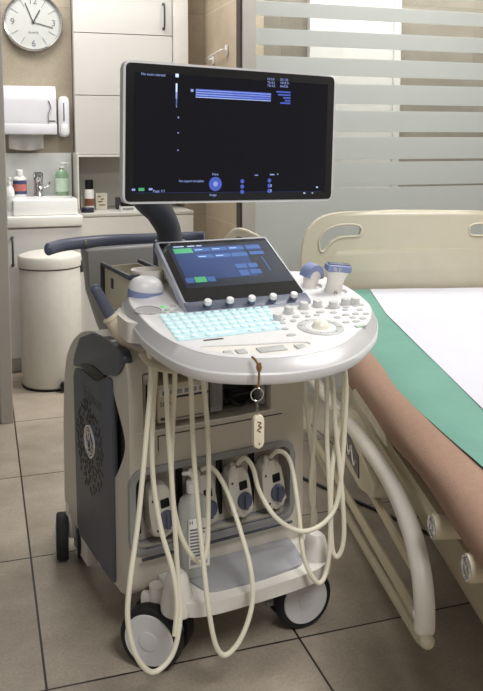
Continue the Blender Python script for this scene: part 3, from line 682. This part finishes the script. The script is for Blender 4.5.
# ---- touch screen
ta = atan2(.125, .30)
TT = TK @ Matrix.Translation((.030, .128, .846)) @ Matrix.Rotation(ta, 4, 'X') @ Matrix(((1, .045, 0, 0), (0, 1, 0, 0), (0, 0, 1, 0), (0, 0, 0, 1)))
hw, hl = .160, .327
ts = MB(TT).prism(fillet([(-hw, 0), (hw, 0), (hw, hl), (-hw, hl)], .008, 3), -.022, .004, 'xy', .004, 2).build('touch_panel', mat('touch_frame', (186, 190, 202), .35, .2, var=.02), U, 'tilted control touchscreen')
MB(TT).prism(fillet([(-hw+.006, .040), (hw-.006, .040), (hw-.008, hl-.012), (-hw+.008, hl-.012)], .006, 3), .003, .0052).build('touch_glass', GLASSB, ts)
MB(TT).bb((-hw+.001, .002, .0035), (hw-.001, .039, .0046), .0004).build('knob_strip', BLUEG, ts)
def tb(m, rects, name, h=.0058):
    for a in rects: MB(TT).bb((a[0], a[1], .0050), (a[2], a[3], h)).build(name, m, ts, smooth=0)
tb(E_DARK, [(-.135, .095, .150, .300)], 'display', .0054)
tb(E_UI, [(-.125, .13, .07, .285), (.075, .255, .12, .285)], 'display_window', .0056)
tb(E_UIB, [(-.068+k*.048, .262, -.024+k*.048, .280) for k in range(3)] + [(-.068+k*.048, .228, -.024+k*.048, .246) for k in range(3)] + [(.08, .262, .12, .280), (.08, .232, .12, .248), (.02, .17, .05, .19), (.055, .17, .08, .19), (.02, .135, .045, .16), (.05, .14, .08, .16), (-.128, .118, -.108, .14), (-.072, .118, -.052, .14)], 'display_button')
tb(E_GRN, [(-.122, .258, -.072, .282), (-.105, .118, -.075, .142)], 'display_button_active')
tb(E_LITE, [(-.118, .290, -.09, .293), (-.08, .290, -.06, .293), (-.055, .290, -.04, .293), (-.064, .270, -.044, .272), (-.016, .270, .004, .272), (.032, .270, .052, .272), (-.064, .236, -.044, .238), (-.016, .236, .004, .238)], 'display_caption', .0060)
tb(E_UIB, [(.105, .15, .108, .22)], 'display_slider')
for k in range(5):
    x = -.108+k*.0555; a = MB(TT).lathe([(0, .004), (.0092, .004), (.0095, .014), (0, .014)], (x, .015, 0), seg=20).build('screen_knob', BLUEG, ts)
    MB(TT).lathe([(0, .014), (.0095, .014), (.0092, .021), (.008, .023), (0, .0235)], (x, .015, 0), seg=20).build('knob_cap', W2, a)
# wedge housing behind the screen
MB(TK).prism([(.14, .84), (.45, .87), (.455, .945), (.425, .955)], -.10, .19, 'yz', .006).build('screen_housing', W, U)
MB(TK).prism([(.20, .862), (.42, .895), (.43, .94)], -.108, -.098, 'yz', .002).build('housing_cheek', BEIGE, U)
MB(TK).tube([(.10, .47, .955), (.135, .47, .985), (.18, .46, .97), (.20, .455, .955)], .013, 6, 10, flat=(1, .7)).build('rear_clip', BEIGE, U)
# left rear cup and its bracket
cp = MB(TK).lathe([(0, .80), (.034, .80), (.042, .885), (.0435, .899), (.040, .899), (.038, .885), (.031, .81), (0, .81)], (-.142, .402, .010), seg=32).build('cup_holder', W, U)
MB(TK).prism(fillet([(-.262, .16), (-.23, .13), (-.22, .20), (-.21, .30), (-.235, .33), (-.262, .27)], .012), .785, .832, 'xy', .006).build('holder_bracket', W, U)
# cable hooks
for x0, x1, y in ((-.225, -.115, -.035), (.19, .30, -.045)):
    MB().tube([(x0, y+.03, .765), (x0+.01, y-.02, .748), ((x0+x1)/2, y-.035, .738), (x1-.01, y-.02, .748), (x1, y+.03, .765)], .010, 6, 10, flat=(.6, 1.2)).build('cable_hook', BEIGE, U)
MB().prism(fillet([(-.22, .02), (.26, .0), (.26, .30), (-.2, .30)], .04), .765, .792, 'xy', .006).build('console_underside', GREYM, U)

# ------------------------------------------------------------------ probes
def probe(label, T, kind):
    loc = Mw @ T.translation
    t = thing('ultrasound_probe', label, 'probe', loc, 0, None)
    Tl = t.matrix_basis
    base = Matrix.Translation(loc).inverted() @ Mw @ T
    if kind == 'volume':
        MB(base).lathe([(0, -.045), (.022, -.045), (.026, -.02), (.037, -.006), (.044, 0), (0, 0)], seg=28, sy=.8).build('probe_body', BEIGE, t)
        MB(base).lathe([(0, 0), (.0445, -.004), (.046, .004), (.0458, .018), (0, .018)], seg=28, sy=.8).build('blue_band', LBLUE, t)
        MB(base).lathe([(0, .018), (.0455, .018), (.0445, .028), (.038, .040), (.024, .048), (0, .050)], seg=28, sy=.8).build('lens_dome', W2, t)
    elif kind == 'linear':
        MB(base).ring([[Vector((w*cos(a), d*sin(a), z)) for a in [2*pi*i/24 for i in range(24)]] for w, d, z in ((.018, .012, -.04), (.026, .016, -.03), (.030, .018, -.012), (.027, .017, .005), (.028, .016, .016), (.036, .016, .032), (.039, .0155, .040))]).build('probe_body', W, t)
        MB(base).box((0, 0, .047), (.082, .033, .017), None, .005, 3).build('probe_head', LBLUE, t)
        MB(base).box((0, 0, .0562), (.072, .020, .004), None, .0015).build('lens_strip', BLUEG, t)
        text('probe_lettering', '9L-D', .013, W2, base @ Matrix.Translation((-.022, -.0168, .042)) @ FRONT, t)
        MB(base).lathe([(.003, 0), (.0055, 0), (.0055, .002), (.003, .002)], (0, -.0178, -.012), (0, -1, 0), 16).build('orientation_mark', GREYM, t)
    else:
        q = MB(base)
        q.ring([[Vector((w*cos(a), d*sin(a), z)) for a in [2*pi*i/24 for i in range(24)]] for w, d, z in ((.016, .012, -.045), (.024, .016, -.02), (.030, .018, .005), (.033, .018, .022))]).build('probe_body', W, t)
        arc = [(.036*cos(a), .012+.030*sin(a)) for a in [pi*i/16 for i in range(17)]]
        inn = [(.024*cos(a), .010+.018*sin(a)) for a in [pi*(16-i)/16 for i in range(17)]]
        MB(base).prism(arc+inn, -.019, .019, 'xz').build('probe_head', LBLUE, t)
        MB(base).prism([(.025*cos(a), .009+.019*sin(a)) for a in [pi*i/16 for i in range(17)]], -.017, .017, 'xz').build('head_side', W, t)
    return t
def SCL(T, a, b, c): return T @ Matrix.Diagonal((a, b, c, 1))
def KT(x, y, z, rz=0, rx=0, ry=0): return TK @ Matrix.Translation((x, y, z)) @ Matrix.Rotation(rz, 4, 'Z') @ Matrix.Rotation(rx, 4, 'X') @ Matrix.Rotation(ry, 4, 'Y')
probe('bulbous cream and blue volume probe lying in the left holder', KT(-.178, .308, .858, .3, .15, .1), 'volume')
probe('white linear probe with flat blue head in the right front holder', SCL(KT(.296, .206, .866, -.1, .20, .12), .83, .85, 1.08), 'linear')
probe('curved probe with arched blue head behind the white linear one', SCL(KT(.257, .262, .872, .25, .15, .12), .82, .85, 1.15), 'curved')

# ------------------------------------------------------------------ cables with their connectors
CR = .0058
def cable(name, label, pts, conn=None, extra=None, start=None):
    P = [Mw @ Vector(p) for p in pts]
    t = thing(name, label, 'cable', P[0], 0, 'probe cables')
    off = Matrix.Translation(P[0]).inverted()
    MB(off).tube(P, CR, 8, 10).build('cord', CABLE, t)
    if conn is not None: connector(t, off @ Mw, conn)
    return t
def connector(t, T, x):
    """upright probe plug standing in the recess at machine-local x"""
    TT_ = T @ Matrix.Translation((x, .080, .357)) @ Matrix.Rotation(radians(-8), 4, 'Y')
    TT_ = TT_ @ Matrix.Diagonal((.86, .8, .96, 1))
    sh = [tuple(q[:2]) for q in catmull([(-.030, -.06, 0), (.030, -.066, 0), (.036, -.02, 0), (.034, .03, 0), (.026, .062, 0), (0, .072, 0), (-.024, .066, 0), (-.034, .03, 0), (-.036, -.02, 0)], 4, True)]
    c = MB(TT_).prism(sh, -.035, .018, 'xz', .010, 3).build('connector', CONN, t, 'white probe plug with dark locking knob')
    MB(TT_).lathe([(0, 0), (.0235, 0), (.024, .006), (.021, .012), (0, .013)], (.010, -.034, -.022), (0, -1, 0), 24).box((.010, -.050, -.022), (.012, .012, .044), RY(.15), .004).build('locking_knob', BLUEG, c)
    MB(TT_).box((.012, -.0345, .020), (.027, .006, .024), None, .003).build('plug_window', BLACK, c)
    MB(TT_).cyl((-.012, -.02, .05), (-.012, -.035, .085), .013, .008, 14).build('strain_relief', CONN, c)
    MB(TT_).lathe([(0, 0), (.0035, 0), (.0035, .001), (0, .001)], (-.022, -.0355, .035), (0, -1, 0), 10).lathe([(0, 0), (.0035, 0), (.0035, .001), (0, .001)], (-.02, -.0355, -.045), (0, -1, 0), 10).build('plug_screw', GREYD, c)
loop1 = [(-.218, .0, .80), (-.219, -.03, .765), (-.224, -.05, .717), (-.243, -.07, .614), (-.273, -.09, .425), (-.304, -.12, .313), (-.314, -.13, .232), (-.299, -.135, .151), (-.261, -.135, .1), (-.214, -.13, .121), (-.19, -.12, .189), (-.185, -.1, .271), (-.187, -.08, .447), (-.193, -.07, .605), (-.191, -.05, .739), (-.188, -.02, .765)]
cable('probe_cable', 'longest cream cable, its loop hanging in front of the left front caster', loop1)
cable('probe_cable', 'cream cable from the left white plug, running straight up beside the body edge', [(-.197, .0, .80), (-.199, -.02, .757), (-.21, -.03, .664), (-.22, -.04, .554), (-.219, -.05, .465), (-.211, -.07, .375), (-.199, -.10, .3), (-.196, -.118, .231), (-.205, -.124, .16)])
U1 = [(-.172, -.01, .76), (-.168, -.05, .736), (-.173, -.05, .618), (-.182, -.06, .498), (-.178, -.07, .406), (-.159, -.08, .336), (-.125, -.08, .287), (-.1, -.07, .307), (-.087, -.05, .394), (-.086, -.05, .556), (-.101, -.05, .72), (-.105, -.02, .77)]
cable('probe_cable', 'cream cable in a short U loop around the gel bottle', U1)
l5 = [(-.138, -.02, .78), (-.135, -.06, .725), (-.129, -.06, .567), (-.129, -.08, .441), (-.133, -.12, .313), (-.134, -.15, .213), (-.122, -.16, .133), (-.097, -.16, .102), (-.059, -.16, .13), (-.026, -.15, .193), (-.018, -.13, .264), (-.019, -.08, .338), (-.024, -.02, .411), (-.04, .02, .452), (-.058, .045, .445)]
cable('probe_cable', 'cream cable dipping below the foot shelf in its middle', l5, -.046)
cc = [(.040, .045, .44), (.047, .02, .462), (.053, -.01, .447), (.048, -.05, .408), (.063, -.09, .362), (.101, -.11, .327), (.142, -.12, .315), (.194, -.12, .328), (.235, -.11, .372), (.265, -.09, .506), (.275, -.08, .658), (.275, -.04, .77)]
cable('probe_cable', 'cream cable sweeping right across the shelf from the third plug', cc, .052)
cd = [(.135, .045, .44), (.14, .02, .462), (.153, 0, .458), (.157, -.02, .435), (.149, -.05, .397), (.142, -.08, .337), (.132, -.11, .278), (.134, -.13, .232), (.159, -.14, .19), (.188, -.13, .202), (.206, -.12, .264), (.218, -.1, .367), (.221, -.08, .51), (.216, -.08, .667), (.214, -.04, .77)]
cable('probe_cable', 'cream cable from the rightmost plug looping over the right front caster', cd, .148)
ce = [(.241, -.03, .77), (.241, -.07, .66), (.244, -.08, .557), (.247, -.1, .437), (.246, -.12, .318), (.237, -.13, .261), (.22, -.13, .235), (.212, -.12, .262), (.221, -.1, .366), (.24, -.08, .456), (.276, -.06, .545), (.291, -.05, .648), (.292, -.02, .77)]
cable('probe_cable', 'cream cable in a narrow loop ending beside the bed rail', ce)
cable('probe_cable', 'thin cream cable dropping behind the right end of the foot shelf', [(.21, -.02, .77), (.21, -.05, .659), (.223, -.02, .49), (.234, .01, .341), (.262, .03, .25), (.285, .09, .17), (.29, .16, .10)])
cable('probe_cable', 'innermost cream cable at the right, half hidden by the others', [(.185, -.01, .77), (.185, -.03, .66), (.221, .0, .509), (.256, .03, .388), (.275, .06, .26), (.293, .1, .173), (.30, .18, .10)])
# first plug (left end of the recess)
t = thing('spare_connector', 'white plug at the left end of the connector recess', 'plug', Mw @ Vector((-.16, .08, .357)), MR)
connector(t, Matrix.Translation((.16, -.08, -.357)), -.160)

# gel bottle
t = thing('gel_bottle', 'clear gel bottle with white pump and printed label on the foot shelf', 'bottle', Mw @ Vector((-.096, .014, .2065)), MR+radians(-8))
sq = lambda r, d, z: [Vector((r*cos(a)*(abs(cos(a))**-.3 if abs(cos(a)) > .01 else 1)*.9, d*sin(a), z)) for a in [2*pi*i/28+.05 for i in range(28)]]
MB().ring([sq(.036, .022, 0), sq(.040, .026, .006), sq(.040, .026, .17), sq(.035, .024, .186), sq(.016, .015, .198), sq(.012, .012, .206)]).build('bottle_body', BOTC, t)
MB().lathe([(0, .204), (.016, .204), (.016, .228), (.005, .230), (.005, .242), (.011, .243), (.011, .256), (0, .257)], seg=20).box((-.012, 0, .250), (.03, .009, .009), None, .003).build('pump', BOTW, t)
lb = MB().box((.006, -.0275, .088), (.052, .0022, .12), None, .0006).build('label', PAPER, t)
text('label_text', 'H', .013, INK, Matrix.Translation((-.018, -.0287, .136)) @ FRONT, lb)
q = MB()
for k in range(9): q.bb((-.016, -.0289, .120-k*.008), (-.016+random.uniform(.02, .042), -.0283, .124-k*.008))
q.build('label_lines', GREYINK, lb, smooth=0)
MB().bb((-.016, -.0288, .036), (.026, -.0284, .050)).build('label_block', GREYM, lb, smooth=0)

# key fob
kx = Mw @ (TK @ Vector((-.098, -.196, .77)))
t = thing('key_fob', 'ivory key fob on a ring hanging from the console edge by a cord', 'key fob', kx, radians(5))
MB().tube([(.002, .034, .046), (.001, .015, .044), (0, -.001, .036), (0, -.003, .02), (-.001, -.003, 0), (-.003, -.003, -.006)], .0026, 6, 8).build('cord', GOLD, t)
MB().lathe([(0, -.009), (.004, -.008), (.0062, 0), (.004, .008), (0, .009)], (0, -.003, .036), seg=14).build('bead', GOLD, t)
MB().torus((-.004, -.003, -.018), (.15, 1, 0), .0125, .0012, 28, 6).build('key_ring', CHROME, t)
q = MB()
for k in range(6): q.torus((-.004, -.003, -.034-k*.0042), (1, 0, 0) if k % 2 else (0, 1, 0), .0026, .0007, 10, 5)
q.build('chain', STEEL, t)
fo_ = MB().prism(fillet([(-.0105, 0), (.0105, 0), (.0105, .066), (-.0105, .066)], .01, 5), -.006, .006, 'xz', .0028, 3).build('fob_body', mat('ivory_plastic', (230, 222, 196), .4, var=.02), t)
fo_.location = (-.002, -.003, -.124)
q = MB()
q.tube([(-.004, -.0062, .054), (.004, -.0062, .051), (-.002, -.0062, .046), (.005, -.0062, .042), (-.004, -.0062, .038), (.003, -.0062, .033)], .0012, 4, 6).build('fob_print', BRN2, fo_)
MB().lathe([(0, 0), (.0018, 0), (.0018, .0006), (0, .0006)], (0, -.0058, .010), (0, -1, 0), 10).build('fob_dot', BRN2, fo_)

# ------------------------------------------------------------------ hospital bed
BO = (1.2, 2.5, 0); BR = radians(-14.4)
Bw = Matrix.Translation(BO) @ Matrix.Rotation(BR, 4, 'Z')
Bd = thing('hospital_bed', 'cream hospital bed with moulded headboard and lowered side rail', 'bed', BO, BR)
HX = -.012
hb = [(-.058, .40), (-.060, .70), (-.058, .765), (-.050, .815), (-.027, .864), (.020, .908), (.085, .928), (.20, .936), (.42, .941)]
hp = hb+[(.84-x, z) for x, z in reversed(hb[:-1])]
hp = [(x+HX*(1 if x < .42 else 0), z) for x, z in hp]
ho = [tuple(q[:2]) for q in catmull([(.003, .790, 0), (.004, .815, 0), (.029, .853, 0), (.083, .878, 0), (.155, .880, 0), (.182, .868, 0), (.183, .845, 0), (.168, .830, 0), (.10, .826, 0), (.056, .803, 0), (.028, .768, 0), (.010, .766, 0)], 4, True)]
ho2 = [(.84-x, z) for x, z in ho]
board = MB().prism([tuple(q[:2]) for q in catmull([(x, z, 0) for x, z in hp], 3)], .635, .68, 'xz', .012, 3)
link('headboard', cut(board, [MB().prism(ho, .6, .8, 'xz'), MB().prism(ho2, .6, .8, 'xz')]), BEDP, Bd)
hr = catmull([(-.048, .70, 0), (-.02, .72, 0), (0, .735, 0), (.03, .747, 0), (.075, .79, 0), (.12, .803, 0), (.42, .812, 0), (.72, .803, 0), (.765, .79, 0), (.81, .747, 0), (.84, .735, 0), (.86, .72, 0), (.885, .70, 0)], 6)
MB().prism([(-.049, .40)]+[(q.x, q.y-.035) for q in hr]+[(.886, .40)], .629, .637, 'xz', .004, 2).build('headboard_panel', BEDP, Bd)
def outline_tube(pts, n): return [(x, .702, z) for x, z in pts]
for h in (ho, ho2):
    MB().tube([(x, .635, z) for x, z in h]+[(h[0][0], .635, h[0][1])], .0045, 1, 8, smooth=False).build('grip_edge', BEDP, Bd)
MB().bb((.0, -1.62, .435), (.03, .63, .478), .006).bb((.81, -1.62, .435), (.84, .63, .478), .006).bb((.03, -1.6, .42), (.81, -1.55, .47)).bb((.03, .58, .42), (.81, .63, .47)).bb((.03, -.5, .42), (.81, -.45, .47)).build('bed_frame', BEDM, Bd)
MB().bb((.02, -1.58, .478), (.82, .61, .49), .003).build('mattress_deck', BEDM, Bd)
MB().bb((.12, -1.05, .12), (.72, .2, .28), .02).bb((.10, -1.25, .17), (.16, .55, .27), .006).bb((.68, -1.25, .17), (.74, .55, .27), .006).bb((.16, -.85, .18), (.68, -.78, .26), .004).bb((.16, .35, .18), (.68, .42, .26), .004).build('lower_frame', BEDM, Bd)
for y in (-.75, .35): MB().cyl((.42, y, .24), (.42, y+.1, .43), .035).build('lift_column', BEDM, Bd)
for x in (.16, .68):
    for y in (-1.18, .50):
        lg = MB().cyl((x, y, .18), (x, y, .10), .022).build('bed_leg', BEDM, Bd)
        MB().lathe([(0, -.016), (.055, -.016), (.06, 0), (.055, .016), (0, .016)], (x, y, .0605), (1, 0, 0), 24).build('bed_wheel', RUB, lg)
# side rail, lowered
rx = -.085
rail = MB().tube([(rx, .55, .30), (rx, .282, .331), (rx, -.164, .380), (rx, -.527, .421), (rx, -.78, .446), (rx, -1.001, .453), (rx, -1.145, .426), (rx, -1.221, .378), (rx, -1.248, .326), (rx, -1.253, .276)], .021, 8, 16).ball((rx, -1.253, .278), .0212, (1, 1, .8)).build('side_rail', RAILW, Bd, 'white curved side rail')
MB().lathe([(0, 0), (.0075, 0), (.007, .002), (0, .002)], (rx-.021, -1.25, .305), (-1, 0, 0), 14).build('rail_bolt', RAILW, rail)
for a, b in (((-.403, .316), (-1.175, .352)), ((.60, .06), (-1.19, .262))):
    MB().tube([(rx+.005, a[0], a[1]), (rx+.005, b[0], b[1])], .0140, 2, 10, smooth=False, flat=(1, .8)).build('rail_bar', TUBEB, rail)
MB().tube([(rx+.03, .60, .035), (rx+.03, -.20, .045), (rx+.005, -1.10, .213), (rx, -1.235, .247), (rx, -1.272, .262)], .0145, 4, 10, flat=(1.1, .8)).ball((rx, -1.272, .262), .0148).build('rail_bar', BEDM, rail)
bx = MB().prism(fillet([(-.30, .405), (-.46, .442), (-.72, .423), (-.862, .395), (-.868, .365), (-.70, .318), (-.45, .305)], .02, 4), rx-.014, rx+.03, 'yz', .006, 2).build('rail_lock', BEIGE, rail)
MB().prism(fillet([(-.50, .415), (-.69, .400), (-.70, .342), (-.52, .342)], .006, 3), rx-.0165, rx-.012, 'yz').build('lock_label', GREYD, bx)
MB().tube([(rx-.017, -.54, .39), (rx-.017, -.575, .36), (rx-.017, -.60, .395), (rx-.017, -.64, .355), (rx-.017, -.67, .385)], .0035, 5, 6).build('lock_symbol', CHROME, bx)
# lever plate, side beam with round end caps, hook
MB().prism(fillet([(-.47, .512), (-.50, .525), (-.86, .523), (-.885, .505), (-.86, .497), (-.50, .497)], .008), -.072, -.05, 'yz', .004).build('rail_bracket', BEDP, Bd)
MB().prism(fillet([(-.40, .486), (-.40, .445), (-1.24, .452), (-1.27, .47), (-1.24, .490)], .01), -.05, -.015, 'yz', .006).build('side_beam', BEDM, Bd)
for y, z in ((-1.255, .488), (-1.45, .512)):
    e = MB().cyl((-.075, y, z), (.0, y, z), .024).build('end_socket', BEDM, Bd)
    MB().torus((-.076, y, z), (1, 0, 0), .0195, .003, 24, 8).box((-.0755, y, z), (.004, .034, .004), RX(.6), .001).box((-.0755, y, z), (.004, .034, .004), RX(-.9), .001).build('cap_cross', CHROME, e)
    MB().cyl((-.0745, y, z), (-.074, y, z), .02).build('cap_face', GREYD, e)
MB().tube([(-.03, -1.395, .52), (-.04, -1.375, .50), (-.045, -1.385, .475), (-.045, -1.41, .475), (-.04, -1.415, .50)], .0035, 6, 8).build('drain_hook', STEEL, Bd)

# mattress under its brown cover
mt = MB(); rows = []
prof = [(.04, .492), (-.03, .494), (-.052, .505), (-.066, .527), (-.068, .552), (-.056, .578), (-.030, .594), (.01, .600), (.06, .6015)]
ys = [-1.62+2.235*i/90 for i in range(91)]
def mtz(x, y, k):
    return .004*sin(y*5.1+k*.6)+.0025*sin(y*13+1.3*k)
for y in ys:
    r = []
    for k, (x, z) in enumerate(prof):
        a = mtz(x, y, k) if 1 <= k <= 6 else 0
        sag = -.018*sin((y+1.0)*2.2)*(0, .8, 1, .5, .2, 0, 0, 0, 0)[k]
        r.append(Vector((x+a, y, z+.6*a+sag)))
    for x in (.25, .45, .62): r.append(Vector((x, y, .6018)))
    for x, z in reversed(prof): r.append(Vector((.84-x, y, z)))
    rows.append(r)
mt.ring(rows)
tag(mt.build('mattress', BRSH, None, smooth=60), 'bed mattress wrapped in a soft brown cover', 'mattress').matrix_world = Bw
# green drape and white sheet, thin cloth following the top
def cloth(xs, ylo, yhi, z, th, name, m, wob=.0, seed=0, nx=30, ny=70):
    q = MB(); G = []
    for j in range(ny+1):
        y = ylo+(yhi-ylo)*j/ny; x0, x1 = xs(y); row = []
        for i in range(nx+1):
            x = x0+(x1-x0)*i/nx
            zz = z(x, y)+wob*(.5+.5*sin(x*23+seed+2*sin(y*3)))*(.5+.5*sin(y*9+seed))
            row.append(q.bm.verts.new((x, y, zz)))
        G.append(row)
    for j in range(ny):
        for i in range(nx): q.bm.faces.new((G[j][i], G[j][i+1], G[j+1][i+1], G[j+1][i]))
    bmesh.ops.recalc_face_normals(q.bm, faces=q.bm.faces[:])
    bmesh.ops.solidify(q.bm, geom=q.bm.faces[:], thickness=-th)
    o = q.build(name, m, None, smooth=60); o.matrix_world = Bw; return o
gz = lambda x, y: .6025+.0016*(1 if x > .0 else 0)-max(0, .02-x)*.25
tag(cloth(lambda y: (-.012+.004*sin(y*2.2+1)+.065*max(0, -y-.5)**1.8, .80), -1.61, .598, gz, .0012, 'drape_sheet', GREEN, .0012, 1.0), 'green surgical drape spread over the brown mattress', 'sheet')
tag(cloth(lambda y: (.178-.018*(.6-y)/1.6*2.0+.075*max(0, y-.1), .76), -1.60, .592, lambda x, y: .6072, .001, 'paper_sheet', WSH, .0012, 3.0), 'white paper sheet lying on top of the green drape', 'sheet')
# cord on the floor under the bed
t = tag(MB().tube([(1.02, 2.75, .008), (1.2, 2.35, .006), (1.35, 2.0, .006), (1.5, 1.75, .006), (1.75, 1.6, .006)], .006, 10, 8).build('power_cord', BLACK), 'black power cord trailing on the floor under the bed', 'cord')

# ------------------------------------------------------------------ lights
def area(name, loc, size, power, rgb=(1, .985, .965), target=None, sy=None):
    l = bpy.data.lights.new(name, 'AREA'); l.energy = power; l.color = rgb; l.size = size
    if sy: l.shape = 'RECTANGLE'; l.size_y = sy
    o = bpy.data.objects.new(name, l); COL.objects.link(o); o.location = loc
    if target: o.rotation_euler = (Vector(target)-Vector(loc)).to_track_quat('-Z', 'Y').to_euler()
    return o
area('overhead_light', (1.95, 2.15, 2.72), .7, 54, sy=.7)
area('overhead_light', (.8, -.45, 2.72), .9, 70, sy=1.2)  # front fill added to brighten the machine's front, set where the bed blocks it
area('overhead_light', (.3, 4.1, 2.72), 1.2, 28, sy=.5)
area('overhead_light', (2.3, 3.70, 2.72), 1.9, 62, sy=.2)  # strip light added close behind the partition to brighten the frosted film
w = bpy.data.worlds.new('world'); SC.world = w; w.use_nodes = True
w.node_tree.nodes['Background'].inputs[0].default_value = (1, .985, .97, 1); w.node_tree.nodes['Background'].inputs[1].default_value = .28

# ------------------------------------------------------------------ camera
cam = bpy.data.cameras.new('camera'); co = bpy.data.objects.new('camera', cam); COL.objects.link(co)
F, PX, PY, IW, IH = 798.0, 241.5, 221.0, 483, 691
cam.sensor_fit = 'HORIZONTAL'; cam.sensor_width = 36; cam.lens = 36*F/IW
cam.shift_x = 0; cam.shift_y = -(IH/2-PY)/IW
cam.clip_start = .05
yaw = radians(18); pit = math.atan(81/798)
co.location = (0, 0, 1.24); co.rotation_euler = (pi/2-pit, 0, -yaw)
SC.camera = co
SC.view_settings.view_transform = 'Standard'; SC.view_settings.look = 'None'; SC.view_settings.gamma = 1
SC.view_settings.use_curve_mapping = False; SC.view_settings.exposure = 0.0
